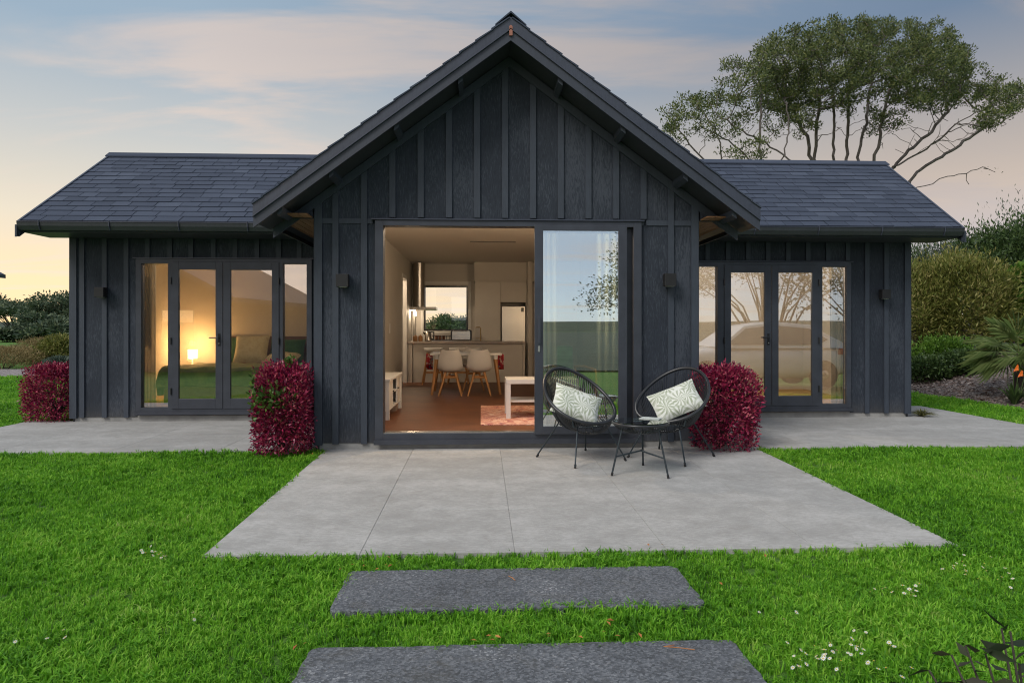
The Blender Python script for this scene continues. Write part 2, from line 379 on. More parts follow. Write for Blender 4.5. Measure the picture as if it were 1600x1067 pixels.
def m_cloth(name, c0, c1, scale=6, rough=.9):
    m, t, p = newmat(name); v = coords(t, 'World'); g = noise(t, v, scale, 5, .65, .6)
    t.links.new(ramp(t, g, [(.38, c0), (.62, c1)]), p.inputs['Base Color']); p.inputs['Roughness'].default_value = rough
    p.inputs['Sheen Weight'].default_value = .2; return m
def m_check():
    m, t, p = newmat('red_patterned_cloth'); v = coords(t, 'World'); vo = N(t, 'ShaderNodeTexVoronoi', i_Scale=26.0); t.links.new(v, vo.inputs[0])
    sp = N(t, 'ShaderNodeSeparateColor'); t.links.new(vo.outputs['Color'], sp.inputs[0])
    t.links.new(ramp(t, sp.outputs[0], [(.25, (.45, .03, .04)), (.5, (.6, .4, .35)), (.7, (.35, .02, .05)), (.9, (.08, .14, .28))], 'CONSTANT'), p.inputs['Base Color']); return m

CLAD = m_cladding(); TRIM = m_paint('trim_paint', (.042, .053, .073), .6); BARGE = m_paint('barge_paint', (.040, .048, .066), .5)
FLASH = m_paint('flashing_metal', (.052, .061, .086), .38); ALU = m_alu(); SHING = m_shingle(); GUT = m_paint('gutter_metal', (.040, .046, .052), .4)
SOFFIT = m_wood('soffit_timber', (.16, .075, .03), (.30, .15, .065), (1, .1, 1), .6, 14)
BLACK = plain('black_rubber', (.012, .012, .013), .6); CONC = m_concrete(); PLINTH = plain('plinth_concrete', (.30, .295, .28), .9, var=.2, scale=5, bmp=.3)
PAVER = m_paver(); GRASS = m_grass(); GROUND = m_ground()
REDLEAF = m_leaf('loropetalum_leaf', [(.04, .004, .016), (.15, .008, .045), (.29, .016, .068), (.47, .045, .11), (.56, .20, .20)], .32, .2)
GREENLEAF = m_leaf('plain_green_leaf', [(.03, .08, .015), (.08, .17, .03), (.16, .26, .05)], .4)
PINELEAF = m_leaf('pohutukawa_leaf', [(.028, .046, .020), (.055, .084, .028), (.098, .132, .036), (.15, .18, .05), (.20, .20, .065)], .6, .2)
FARLEAF = m_leaf('far_pine_leaf', [(.045, .075, .048), (.09, .13, .075), (.17, .20, .10)], .7, .15)
OLIVELEAF = m_leaf('olive_shrub_leaf', [(.07, .085, .018), (.14, .17, .03), (.25, .25, .06), (.36, .30, .12)], .6)
DARKLEAF = m_leaf('dark_shrub_leaf', [(.02, .045, .014), (.055, .10, .028), (.11, .17, .05)], .45)
LIMELEAF = m_leaf('bright_shrub_leaf', [(.04, .10, .010), (.09, .19, .020), (.17, .29, .04)], .5)
BLUELEAF = m_leaf('grey_green_leaf', [(.05, .075, .055), (.11, .15, .11), (.20, .25, .18)], .5)
BROWNLEAF = m_leaf('dry_heath_leaf', [(.16, .12, .05), (.30, .23, .10), (.42, .33, .17)], .8)
PALMLEAF = m_leaf('palm_blade', [(.07, .12, .035), (.16, .24, .07), (.30, .36, .14)], .45)
BARK = m_bark('grey_bark', (.085, .070, .062), (.22, .19, .175)); DBARK = m_bark('dark_bark', (.03, .025, .02), (.09, .075, .06))
MULCH = m_mulch('bark_mulch', (.05, .035, .03), (.17, .13, .115), (.42, .36, .33)); GRAVEL = m_mulch('gravel', (.16, .13, .13), (.30, .26, .25), (.45, .42, .4), 25)
GL_S = m_glass('sliding_door_glass', .46, (.80, .93, .90)); GL_W = m_glass('door_glass', .22, (.97, .98, .97)); GL_K = m_glass('kitchen_window_glass', .0, (1, 1, 1)); GL_T = m_glass('table_glass', .06, (.78, .90, .87))
WALLP = plain('interior_paint', (.62, .59, .55), .85, var=.03, scale=2); CEILP = plain('ceiling_paint', (.72, .69, .64), .9, var=.02, scale=2)
CAB = plain('cabinet_laminate', (.60, .57, .53), .45, var=.03, scale=3); BENCH = plain('bench_stone', (.34, .29, .26), .3, var=.15, scale=30)
WHITE = plain('white_paint', (.76, .75, .73), .4, var=.03, scale=3); SHELLM = plain('white_plastic', (.66, .65, .64), .35, var=.02, scale=2)
OAK = m_wood('oak', (.36, .17, .06), (.55, .29, .12)); CORK = m_floor('cork_floor', (.10, .036, .016), (.19, .070, .028), .5); CARPET = m_floor('carpet_floor', (.42, .24, .11), (.52, .31, .15), .9)
STEEL = plain('stainless_steel', (.55, .52, .48), .25, .95, .08, 5); BRASS = plain('brushed_brass', (.55, .40, .20), .3, .9)
BLK = plain('black_gloss', (.02, .02, .022), .25); FRIDGE = plain('fridge_steel', (.55, .54, .52), .3, .7, .05, 2)
SHEER = None
def m_sheer():
    m, t, p = newmat('sheer_curtain'); out = t.nodes['Material Output']; p.inputs['Base Color'].default_value = (.55, .55, .53, 1); p.inputs['Roughness'].default_value = .9
    tr = N(t, 'ShaderNodeBsdfTransparent'); tl = N(t, 'ShaderNodeBsdfTranslucent'); tl.inputs[0].default_value = (.5, .5, .48, 1)
    a = N(t, 'ShaderNodeMixShader'); a.inputs[0].default_value = .45; t.links.new(p.outputs[0], a.inputs[1]); t.links.new(tl.outputs[0], a.inputs[2])
    b = N(t, 'ShaderNodeMixShader'); b.inputs[0].default_value = .22; t.links.new(a.outputs[0], b.inputs[1]); t.links.new(tr.outputs[0], b.inputs[2]); t.links.new(b.outputs[0], out.inputs[0]); return m
SHEER = m_sheer()
BEDGREEN = m_cloth('green_velvet_bedding', (.035, .075, .020), (.13, .19, .05), 5, .7); BEDSHEET = m_cloth('sheet', (.42, .37, .22), (.50, .45, .28), 8); CREAM = m_cloth('cream_cushion', (.52, .48, .33), (.66, .62, .46), 14)
PILLG = m_cloth('green_pillow', (.02, .09, .035), (.04, .15, .06), 8); HEADB = m_wood('headboard_wood', (.11, .065, .045), (.17, .10, .07), (.2, 1, 1))
FERN = m_fern(); RUG = m_rug(); CHECK = m_check(); CORD = plain('black_pvc_cord', (.022, .024, .028), .35, var=.1, spec=.6); LEGM = plain('painted_steel_leg', (.030, .042, .050), .4, .3)
LAMPSH = plain('lit_lamp_shade', (.9, .75, .5), .8, emis=((1.0, .66, .30), 7.0)); DIFF = plain('lit_diffuser', (.9, .85, .75), .8, emis=((1.0, .74, .42), 6.0))
# ================================================================ THE SETTING
def ground():
    m = MB(); ys = [-420, -60, -6, 0, 3, 5, 7.9, 12, 20, 40, 90, 200, 1500]; xs = [-1500, -120, -30, -10, 0, 10, 30, 120, 1500]
    for j in range(len(ys) - 1):
        for i in range(len(xs) - 1):
            z0, z1 = gz(ys[j]) - .035, gz(ys[j + 1]) - .035
            m.face([(xs[i], ys[j], z0), (xs[i + 1], ys[j], z0), (xs[i + 1], ys[j + 1], z1), (xs[i], ys[j + 1], z1)])
    tag(m.build('lawn_ground', GROUND), kind='structure')
ground()
# concrete terrace in bays with sawn joints
def slabs(name, xs, ys, parent, gap=.0012):
    for i in range(len(xs) - 1):
        for j in range(len(ys) - 1):
            x0, x1, y0, y1 = xs[i] + gap, xs[i + 1] - gap, ys[j] + gap, ys[j + 1] - gap
            p = MB(); t = [(x0, y0, gz(y0)), (x1, y0, gz(y0)), (x1, y1, gz(y1)), (x0, y1, gz(y1))]
            b = [(a, c, d - .12) for a, c, d in t]
            p.v = b + t; p.f = [(3, 2, 1, 0), (4, 5, 6, 7), (0, 1, 5, 4), (1, 2, 6, 5), (2, 3, 7, 6), (3, 0, 4, 7)]; p.m = [0] * 6
            o = p.build(name, CONC, parent); bv = o.modifiers.new('b', 'BEVEL'); bv.width = .002; bv.segments = 1
pt = empty('concrete_patio', (0, 0, 0)); tag(pt, kind='structure')
slabs('concrete_slab', [-1.78, -.78, .22, 1.22, 2.22, 3.2], [4.43, 5.43, 6.43, 7.43, 8.08], pt)
pl = empty('concrete_path', (0, 0, 0)); tag(pl, kind='structure')
slabs('concrete_slab', [-6.78, -5.5, -4.2, -3.0, -1.93], [7.9, 9.2, 10.56], pl)
slabs('concrete_slab', [2.58, 3.9, 5.2, 6.5, 7.87], [8.085, 9.2, 10.56], pl)
slabs('concrete_slab', [2.58, 3.9, 5.2, 6.5, 7.87], [7.8, 8.08], pl)
slabs('concrete_slab', [6.78, 7.87], [10.565, 11.9], pl)
slabs('concrete_slab', [7.875, 9.3], [7.8, 9.3], pl)
jb = MB(); jb.v = [(-1.77, 4.44, -.2), (3.19, 4.44, -.2), (3.19, 8.07, -.2), (-1.77, 8.07, -.2), (-1.77, 4.44, gz(4.44) - .004), (3.19, 4.44, gz(4.44) - .004), (3.19, 8.07, -.004), (-1.77, 8.07, -.004)]
jb.f = [(3, 2, 1, 0), (4, 5, 6, 7), (0, 1, 5, 4), (1, 2, 6, 5), (2, 3, 7, 6), (3, 0, 4, 7)]; jb.m = [0] * 6; jb = jb.build('joint_bed', PLINTH, pt)
jb2 = MB().box((-6.77, 7.91, -.2), (-1.94, 10.5, -.005)).box((2.6, 7.85, -.2), (7.86, 10.5, -.005)).build('joint_bed', PLINTH, pl)
# stepping pavers
for i, (y0, y1) in enumerate(((3.57, 4.16), (2.60, 3.20))):
    z = gz(y0) - .006
    m = MB(); nx = 24
    rr_ = random.Random(i); P_ = []
    for (xa, ya, xb, yb) in ((-.79, y0, 1.195, y0), (1.195, y0, 1.195, y1), (1.195, y1, -.79, y1), (-.79, y1, -.79, y0)):
        k_ = int(max(abs(xb - xa), abs(yb - ya)) / .045)
        for q_ in range(k_):
            jx, jy = rr_.gauss(0, .0028), rr_.gauss(0, .0028)
            if q_ == 0: jx, jy = (.012 if xa < 0 else -.012), (.010 if ya == y0 else -.010)
            P_.append((xa + (xb - xa) * q_ / k_ + jx, ya + (yb - ya) * q_ / k_ + jy, z - .08))
    m.prism(P_[::-1], (0, 0, .092))
    o = m.build('stepping_slab', PAVER, bevel=.006)
    tag(o, ('dark aggregate stepping slab nearer the concrete patio' if i == 0 else 'dark aggregate stepping slab in the foreground, cut by the photo edge'), 'stepping slab', 'dark stepping slabs in the lawn')

# ---- garden bed on the right, rising
def bedz(X, Y):
    d = max(0.0, X - 9.45 - .15 * math.sin(Y * .8)); return -.03 + min(d, .25) * .2 + .21 * min(max(0, d - .2), 6)
bm_ = MB(); bx = [9.35 + .35 * i for i in range(40)]; by = [9.6 + .5 * j for j in range(60)]
for i in range(len(bx)):
    for j in range(len(by)):
        bm_.v.append((bx[i], by[j], bedz(bx[i], by[j]) + random.uniform(-.02, .03)))
for i in range(len(bx) - 1):
    for j in range(len(by) - 1):
        a = i * len(by) + j; bm_.f.append((a, a + len(by), a + len(by) + 1, a + 1)); bm_.m.append(0)
tag(bm_.build('garden_bed_ground', MULCH, smooth=True), kind='structure')
# loose bark chips
n = 9000; X = RNG.uniform(9.4, 14.5, n); Y = RNG.uniform(10.2, 18, n); Z = np.array([bedz(a, b) for a, b in zip(X, Y)]) + .015
D = RNG.normal(size=(n, 3)); D[:, 2] *= .25
CHIP = m_leaf('bark_chip', [(.05, .03, .022), (.15, .105, .09), (.28, .22, .20), (.45, .40, .38)], .9, 0)
tag(link('bark_mulch', leaves_mesh('bark_mulch', np.stack([X, Y, Z], 1), D, RNG.uniform(.04, .11, n), RNG.uniform(.02, .05, n), .1), CHIP), kind='stuff')
# gravel strip beyond the left lawn
g = MB(); g.face([(-40, 20.2, .0), (-7, 20.2, .0), (-7, 23.5, .02), (-40, 23.5, .02)]); tag(g.build('gravel_path', GRAVEL), kind='structure')
# far hills: behind the camera (seen mirrored in the glass) and beyond the house
def hill(name, y, h, mat, seed, flip=1, x0=-900, x1=900, depth=120):
    rr = random.Random(seed); m = MB(); n = 120; ph = [rr.uniform(0, 6) for _ in range(4)]
    for k in range(n):
        x = x0 + (x1 - x0) * k / (n - 1)
        z = h * (.8 + .16 * math.sin(x * .006 + ph[0]) + .09 * math.sin(x * .021 + ph[1]) + .05 * math.sin(x * .07 + ph[2])) + rr.uniform(-.03, .03) * h
        m.v += [(x, y, -3), (x, y + flip * depth * .45, z * .8), (x, y + flip * depth, z)]
    for k in range(n - 1):
        a = k * 3
        for q in (0, 1): m.f.append((a + q, a + 3 + q, a + 4 + q, a + 1 + q)); m.m.append(0)
    tag(m.build(name, mat, smooth=True), kind='structure')
WOOD_ = plain('scrub_land', (.040, .060, .036), .95, var=.45, scale=.35)
m = MB(); m.face([(-300, -240, -.2), (300, -240, -.2), (300, -9.5, -.2), (-300, -9.5, -.2)]); tag(m.build('scrubland', WOOD_), kind='structure')
HILLM = plain('wooded_hill', (.035, .055, .030), .95, var=.5, scale=.12)
hill('hill', -240, 5.5, HILLM, 3, -1)
hill('hill', 300, 6.0, HILLM, 5, 1)

# ================================================================ HOUSE
H = empty('house', (0.325, 7.96, 0), 0, 'black board and batten gabled house with shingle roofs and open sliding door', 'house')
HI = Matrix.Translation((-.325, -7.96, 0))
def hp(o):                       # child of the house keeping world coordinates
    o.parent = H; o.matrix_parent_inverse = HI; return o
def hbox(name, a, b, mat, bevel=0.0): return hp(box(name, a, b, mat, None, bevel))
GC, GW, GY = .325, 2.235, 7.96              # gable centre, half width, front plane
SL = .744                                    # gable slope
AP = 4.78                                    # barge apex
def wall_top(X): return 4.55 - SL * abs(X - GC)
PL = .07                                     # bottom of cladding
DX0, DX1, DZT, DZB = -1.22, 1.88, 2.64, .09  # sliding door frame
# --- gable battens and panels
step = .3255; bc = [GC - .045 + step * (k - .0) for k in range(-6, 7)]
bw = .070
edges = []
bat = [x for x in bc if -1.80 < x < 2.45]
def slab_poly(x0, x1, z0, ztop, y, th, name, mat):
    pts = [(x0, y, z0), (x1, y, z0), (x1, y, ztop(x1))]
    if x0 < GC < x1: pts.append((GC, y, ztop(GC)))
    pts.append((x0, y, ztop(x0)))
    m = MB(); m.prism(pts, (0, th, 0)); return hp(m.build(name, mat))
xs = [-1.91 + .085] + bat + [2.56 - .085]
for a, b in zip(xs[:-1], xs[1:]):
    # panels run between batten centres; split around the opening
    if b <= DX0 + .02 or a >= DX1 - .02 or a < DX0 < b or a < DX1 < b:
        if a < DX0 < b: slab_poly(a + .001, DX0, PL, lambda x: 2.60, GY, .02, 'cladding_panel', CLAD)
        elif a < DX1 < b: slab_poly(DX1, b - .001, PL, lambda x: 2.60, GY, .02, 'cladding_panel', CLAD)
        else: slab_poly(a + .001, b - .001, PL, lambda x: 2.60, GY, .02, 'cladding_panel', CLAD)
    slab_poly(a + .001, b - .001, 2.66, lambda x: wall_top(x) + .02, GY, .02, 'cladding_panel', CLAD)
for x in bat:
    inside = DX0 - .03 < x < DX1 + .03
    slab_poly(x - bw / 2, x + bw / 2, 2.675 if inside else PL - .01, lambda q: wall_top(q) - .06, GY - .022, .021, 'batten', TRIM)
# horizontal band between the side battens
for a, b in zip(xs[:-1], xs[1:]):
    x0 = a + (bw / 2 if a in bat else 0); x1 = b - (bw / 2 if b in bat else 0)
    if b <= DX0 + .02 or a < DX0 < b:
        hbox('band_board', (x0, GY - .012, 2.60), (min(x1, DX0 - .03), GY + .019, 2.66), TRIM)
    if a >= DX1 - .02 or a < DX1 < b:
        hbox('band_board', (max(x0, DX1 + .03), GY - .012, 2.60), (x1, GY + .019, 2.66), TRIM)
for sx, xc in ((-1, -1.91), (1, 2.56)):
    a, b = sorted((xc, xc - sx * .085)); slab_poly(a, b, PL - .02, lambda q: wall_top(q) - .05, GY - .026, .045, 'corner_board', TRIM)
    hbox('corner_board', (xc, GY + .02, PL - .02), (xc + sx * .02, GY + .11, 2.72), TRIM)
    # raking frieze under the soffit
    xe = GC + sx * 2.7
    zt = lambda q: wall_top(q)
    m = MB(); m.prism([(GC, GY - .03, zt(GC) - .115), (xe, GY - .03, zt(xe) - .115), (xe, GY - .03, zt(xe)), (GC, GY - .03, zt(GC))], (0, .029, 0)); hp(m.build('frieze_board', TRIM))
# structural wall behind the cladding of the gable (with the door opening)
hbox('wall_core', (-1.90, GY + .02, .0), (DX0, GY + .16, 2.64), CLAD); hbox('wall_core', (DX1, GY + .02, .0), (2.55, GY + .16, 2.64), CLAD)
m = MB(); m.prism([(-1.90, GY + .02, 2.645), (2.55, GY + .02, 2.645), (2.55, GY + .02, wall_top(2.55)), (GC, GY + .02, 4.55), (-1.90, GY + .02, wall_top(-1.90))], (0, .14, 0)); hp(m.build('wall_core', CLAD))
hbox('plinth', (-1.86, GY + .01, -.1), (2.51, GY + .4, .085), PLINTH)
# side walls of the gable block with panels/battens (face the wings' terraces)
for sx, xw in ((-1, -1.91), (1, 2.56)):
    if sx > 0: hbox('side_wall', (xw, GY + .165, .0), (xw - sx * .105, 17.2, 2.9), CLAD)
    else:
        hbox('side_wall', (xw, GY + .165, .0), (xw + .105, 14.82, 2.9), CLAD); hbox('side_wall', (xw, 15.65, .0), (xw + .105, 17.2, 2.9), CLAD); hbox('side_wall', (xw, 14.82, 2.54), (xw + .105, 15.65, 2.9), CLAD)
    hbox('plinth', (xw - sx * .03, GY + .42, -.1), (xw - sx * .12, 10.4, -.001), PLINTH)
    for y in (8.45, 8.78, 9.11, 9.44, 9.77, 10.1):
        hbox('batten', (xw + sx * .001, y, PL), (xw + sx * .022, y + bw, 2.66), TRIM)
# --- gable roof
YB = 7.45; YE = 17.6; XR = 2.77
def gro(X, off=0.0): return AP - SL * abs(X - GC) + off
roofG = hp(empty('roof')); roofG['label'] = 'steep shingled roof of the front gable'
for sx in (-1, 1):
    xe = GC + sx * XR
    m = MB(); m.prism([(GC, YB + .02, gro(GC)), (xe, YB + .02, gro(xe)), (xe, YB + .02, gro(xe) - .12), (GC, YB + .02, gro(GC) - .12)], (0, YE - YB, 0)); o = m.build('roof_deck', GUT, roofG)
    # soffit lining and lookouts in the front overhang
    m = MB(); m.prism([(GC, YB + .04, 4.575), (xe - sx * .03, YB + .04, 4.575 - SL * (XR - .03)), (xe - sx * .03, YB + .04, 4.56 - SL * (XR - .03)), (GC, YB + .04, 4.56)], (0, GY - YB - .05, 0)); m.build('soffit', GUT, roofG)
    for k in (.55, 1.25, 1.95, 2.5):
        x = GC + sx * k; z = 4.555 - SL * k
        m = MB(); m.prism([(x - .025, YB + .05, z + SL * sx * .025 - .06), (x + .025, YB + .05, z - SL * sx * .025 - .06), (x + .025, YB + .05, z - SL * sx * .025), (x - .025, YB + .05, z + SL * sx * .025)], (0, GY - YB - .08, 0)); m.build('lookout', TRIM, roofG)
    # barge: flashing above, board below
    c = .14
    for nm, z0, z1, y0, y1, mat in (('barge_board', -.245, -.118, YB, YB + .03, BARGE), ('barge_flashing', -.124, .004, YB - .014, YB + .03, FLASH), ('flashing_lip', -.131, -.120, YB - .022, YB - .002, FLASH)):
        ex = xe + sx * (.0 if nm == 'barge_board' else .0)
        m = MB(); m.prism([(GC, y0, AP + z0), (ex, y0, gro(ex) + z0), (ex, y0, gro(ex) + z1), (GC, y0, AP + z1)], (0, y1 - y0, 0)); m.build(nm, mat, roofG)
    # shingle courses; only their butts and the stepped edge show from the front
    nrm = Vector((sx * SL, 0, 1)).normalized(); dn = Vector((sx, 0, -SL)).normalized(); Ls = XR / abs(dn.x)
    m = MB(); k = 0; d = 0.02
    while d < Ls - .02:
        d1 = min(d + .235, Ls + .01); a = Vector((GC, 0, AP + .012)) + dn * d + nrm * .000; b = Vector((GC, 0, AP + .012)) + dn * d1 + nrm * .015
        yy = YB - .03
        m.prism([(a.x, yy, a.z), (b.x, yy, b.z), (b.x - nrm.x * .018, yy, b.z - nrm.z * .018), (a.x - nrm.x * .01, yy, a.z - nrm.z * .01)], (0, YE - yy, 0)); d += .22
    o = m.build('shingle_course', SHING, roofG); o['kind'] = 'stuff'
    # boxed eave with timber lining running back to the wing
    xw = -1.91 if sx < 0 else 2.56
    a, b = sorted((xw + sx * .022, xe - sx * .02)); zb = 2.66
    nb = 5; wdt = (b - a) / nb
    for q in range(nb): m = MB(); m.box((a + q * wdt + .003, YB + .25, zb), (a + (q + 1) * wdt - .003, 10.1, zb + .015)); hp(m.build('eave_board', SOFFIT))
    hbox('fascia_board', (xe - sx * .0, YB + .03, gro(xe) - .16), (xe - sx * .02, 10.2, gro(xe) - .02), TRIM)
    m = MB(); zt_ = 4.55 - SL * (abs(xw - GC))
    m.prism([(xw + sx * .02, GY - .02, zb - .01), (xw + sx * .40, GY - .02, zb - .01), (xw + sx * .02, GY - .02, wall_top(xw) - .10)], (0, .02, 0)); hp(m.build('eave_return', CLAD))
m = MB(); yy = YB - .03
m.prism([(GC - .17, yy, AP - SL * .17 + .03), (GC, yy, AP + .045), (GC + .17, yy, AP - SL * .17 + .03), (GC + .17, yy, AP - SL * .17 + .045), (GC, yy, AP + .065), (GC - .17, yy, AP - SL * .17 + .045)][::-1], (0, YE - yy, 0)); m.build('ridge_cap', SHING, roofG)
m = MB(); m.prism([(GC - .018, YB - .022, AP - .20), (GC + .018, YB - .022, AP - .20), (GC + .018, YB - .022, AP - .10), (GC, YB - .022, AP - .085), (GC - .018, YB - .022, AP - .10)], (0, .02, 0)); m.build('apex_clip', plain('copper_clip', (.36, .16, .11), .5, .4), roofG)

# --- wings
WY = 10.45
def wing(sx, xin, xout, xv_e, xv_r, unit_x0, unit_x1, bxs):
    a, b = sorted((xin, xout))
    UZ = 2.43
    # battens, panels
    xs_ = [a] + bxs + [b]
    for p, q in zip(xs_[:-1], xs_[1:]):
        if q <= unit_x0 or p >= unit_x1: segs = [(p, q, PL, 2.9)]
        elif p < unit_x0: segs = [(p, unit_x0, PL, UZ + .0), (p, q, UZ + .002, 2.9)]
        elif q > unit_x1: segs = [(unit_x1, q, PL, UZ), (p, q, UZ + .002, 2.9)]
        else: segs = [(p, q, UZ + .002, 2.9)]
        for (u, v, z0, z1) in segs: hbox('cladding_panel', (u + .001, WY, z0), (v - .001, WY + .02, z1), CLAD)
    for x in bxs:
        z0 = UZ + .02 if unit_x0 - .03 < x < unit_x1 + .03 else PL - .01
        hbox('batten', (x - bw / 2, WY - .022, z0), (x + bw / 2, WY - .001, 2.88), TRIM)
    hbox('corner_board', (xout, WY - .026, PL - .02), (xout - sx * .085, WY + .019, 2.88), TRIM)
    hbox('corner_board', (xout + sx * .001, WY - .02, PL - .02), (xout + sx * .021, WY + .10, 2.88), TRIM)
    hbox('plinth', (a + .05 if sx < 0 else a, WY + .012, -.1), (b if sx < 0 else b - .05, WY + .3, .085), PLINTH)
    # core walls (front with opening, end with a window opening)
    if unit_x0 > a: hbox('wall_core', (a + .01, WY + .02, 0), (unit_x0, WY + .14, UZ), CLAD)
    if unit_x1 < b: hbox('wall_core', (unit_x1, WY + .02, 0), (b - .01, WY + .14, UZ), CLAD)
    hbox('wall_core', (a + .01, WY + .02, UZ + .002), (b - .01, WY + .14, 2.9), CLAD)
    xo, xi = xout, xout - sx * .14
    e0, e1 = sorted((xo, xi)); wy0, wy1, wz0, wz1 = 11.1, 12.6, 1.0, 2.3
    hbox('end_wall', (e0, WY + .142, 0), (e1, wy0, 2.9), CLAD); hbox('end_wall', (e0, wy1, 0), (e1, 13.75, 2.9), CLAD)
    hbox('end_wall', (e0, wy0, 0), (e1, wy1, wz0), CLAD); hbox('end_wall', (e0, wy0, wz1), (e1, wy1, 2.9), CLAD)
    m = MB(); m.prism([(e0, WY - .0, 2.9), (e0, 13.8, 2.9), (e0, 12.2, 3.95)], (e1 - e0, 0, 0)); hp(m.build('end_wall', CLAD))
    wf = hp(empty('end_window')); xm = (xo + xi) / 2
    m = MB()
    for (ya, yb, za, zb) in ((wy0, wy0 + .06, wz0, wz1), (wy1 - .06, wy1, wz0, wz1), (wy0 + .06, wy1 - .06, wz0, wz0 + .06), (wy0 + .06, wy1 - .06, wz1 - .06, wz1), (11.82, 11.87, wz0 + .06, wz1 - .06)):
        m.box((xm - .05, ya, za), (xm + .05, yb, zb))
    m.build('window_frame', ALU, wf); box('pane', (xm - .003, wy0 + .06, wz0 + .06), (xm + .003, wy1 - .06, wz1 - .06), GL_W, wf)
    hbox('back_wall', (a, 13.75, 0), (b, 13.87, 2.9), CLAD)
    # interior linings
    ia, ib = (xi + .002, -1.905) if sx < 0 else (2.565, xi - .002)
    fl = CARPET
    hbox('interior_floor', (ia, WY + .142, .0), (ib, 13.74, .15), fl)
    hbox('interior_wall', (ia, 13.66, .15), (ib, 13.745, 2.62), WALLP)
    hbox('ceiling', (ia, WY + .142, 2.62), (ib, 13.745, 2.66), CEILP)
    xc = ib if sx < 0 else ia
    hbox('interior_wall', (xc - .02 if sx < 0 else xc, WY + .142, .15), (xc if sx < 0 else xc + .02, 13.66, 2.62), WALLP)
    for (ya, yb, za, zb) in ((WY + .142, wy0, .15, 2.62), (wy1, 13.66, .15, 2.62), (wy0, wy1, .15, wz0), (wy0, wy1, wz1, 2.62)):
        x_ = ia if sx < 0 else ib
        hbox('interior_wall', (x_, ya, za), (x_ - sx * .012, yb, zb), WALLP)
    hbox('skirting', (ia + .02, 13.645, .15), (ib - .02, 13.66, .27), WHITE)
    x_ = ia if sx < 0 else ib
    hbox('skirting', (x_ - sx * .012, WY + .15, .15), (x_ - sx * .027, 13.64, .27), WHITE)
    # roof
    rf = hp(empty('roof')); rf['label'] = 'shingled roof of the %s wing' % ('left' if sx < 0 else 'right')
    EY, EZ, RY, RZ = 9.82, 2.885, 12.2, 4.40
    dy, dz = RY - EY, RZ - EZ; Ls = math.hypot(dy, dz); ud = Vector((0, dy, dz)).normalized(); un = Vector((0, -dz, dy)).normalized()
    xg = -1.94 if sx < 0 else 2.59
    def P(x, d, h=0.0):      # x given as fraction between gable side and verge
        p = Vector((0, EY, EZ)) + ud * d + un * h; return p
    def xv(d): return xv_e + (xv_r - xv_e) * d / Ls
    m = MB(); p0, p1 = P(0, 0), P(0, Ls)
    q = [(xg, p0.y, p0.z), (xv_e, p0.y, p0.z), (xv_r, p1.y, p1.z), (xg, p1.y, p1.z)]
    if sx < 0: q = q[::-1]
    m.prism([(c[0], c[1], c[2] - .09) for c in q], (0, 0, .085)); m.build('roof_deck', GUT, rf)
    m = MB(); q = [(xg, p1.y, p1.z - .09), (xv_r, p1.y, p1.z - .09), (xv_e, 2 * RY - EY, EZ - .09), (xg, 2 * RY - EY, EZ - .09)]; m.prism(q, (0, 0, .10)); m.build('roof_deck', SHING, rf)
    return rf, P, xv, Ls, ud, un, xg
rand = random.Random(5)
def xin_gable(sx, p):       # where the gable roof hides the wing roof
    return GC + sx * max(2.3, (AP - p.z) / SL - .35)
# unit shingle: x 0..1, y 0..exposure+lap along the slope, thin wedge
EXPO = .178
um = MB(); um.v = [(0.014, 0, 0), (.986, 0, 0), (.986, EXPO + .03, 0), (0.014, EXPO + .03, 0), (0.014, 0, .012), (.986, 0, .012), (.986, EXPO + .03, .001), (0.014, EXPO + .03, .001)]
um.f = [(3, 2, 1, 0), (4, 5, 6, 7), (0, 1, 5, 4), (1, 2, 6, 5), (2, 3, 7, 6), (3, 0, 4, 7)]; um.m = [0] * 6
shing_me = um.mesh('shingle'); shing_me.materials.append(SHING)
def shingle(rf, P, xv, Ls, ud, un, sx, budget):
    items = []; nrow = int(Ls / EXPO) ; 
    for r in range(nrow + 1):
        d = r * EXPO
        if d > Ls - .03: break
        x_end = xv(d) + sx * .02; x = x_end; lim = xin_gable(sx, P(0, d))
        first = True
        while sx * (x - lim) > 0:
            wd = rand.uniform(.24, .38) if not first else rand.uniform(.12, .4); first = False
            x2 = x - sx * wd; items.append((d, min(x, x2), wd, rand.uniform(0, .004), rand.choice((0, 0, 0, 0, .008)), r)); x = x2
    Mrot = Matrix.Rotation(math.atan2(ud.z, ud.y), 4, 'X')
    items.sort(key=lambda q: q[0])
    own, rest = items[:budget], items[budget:]
    for (d, x, wd, h, dd, r) in own:
        o = bpy.data.objects.new('shingle', shing_me); COL.objects.link(o); o.parent = rf
        p = P(0, d + dd, h + .002); o.matrix_local = Matrix.Translation((x, p.y, p.z)) @ Mrot @ Matrix.Diagonal((wd, 1, 1, 1))
    m = MB()
    for (d, x, wd, h, dd, r) in rest:
        p = P(0, d + dd, h + .002); T = Matrix.Translation((x, p.y, p.z)) @ Mrot @ Matrix.Diagonal((wd, 1, 1, 1)); k = len(m.v)
        m.v += [tuple(T @ Vector(v)) for v in um.v]; m.f += [tuple(k + i for i in f) for f in um.f]; m.m += [0] * 6
    if rest: o = m.build('shingle', SHING, rf); o['kind'] = 'stuff'
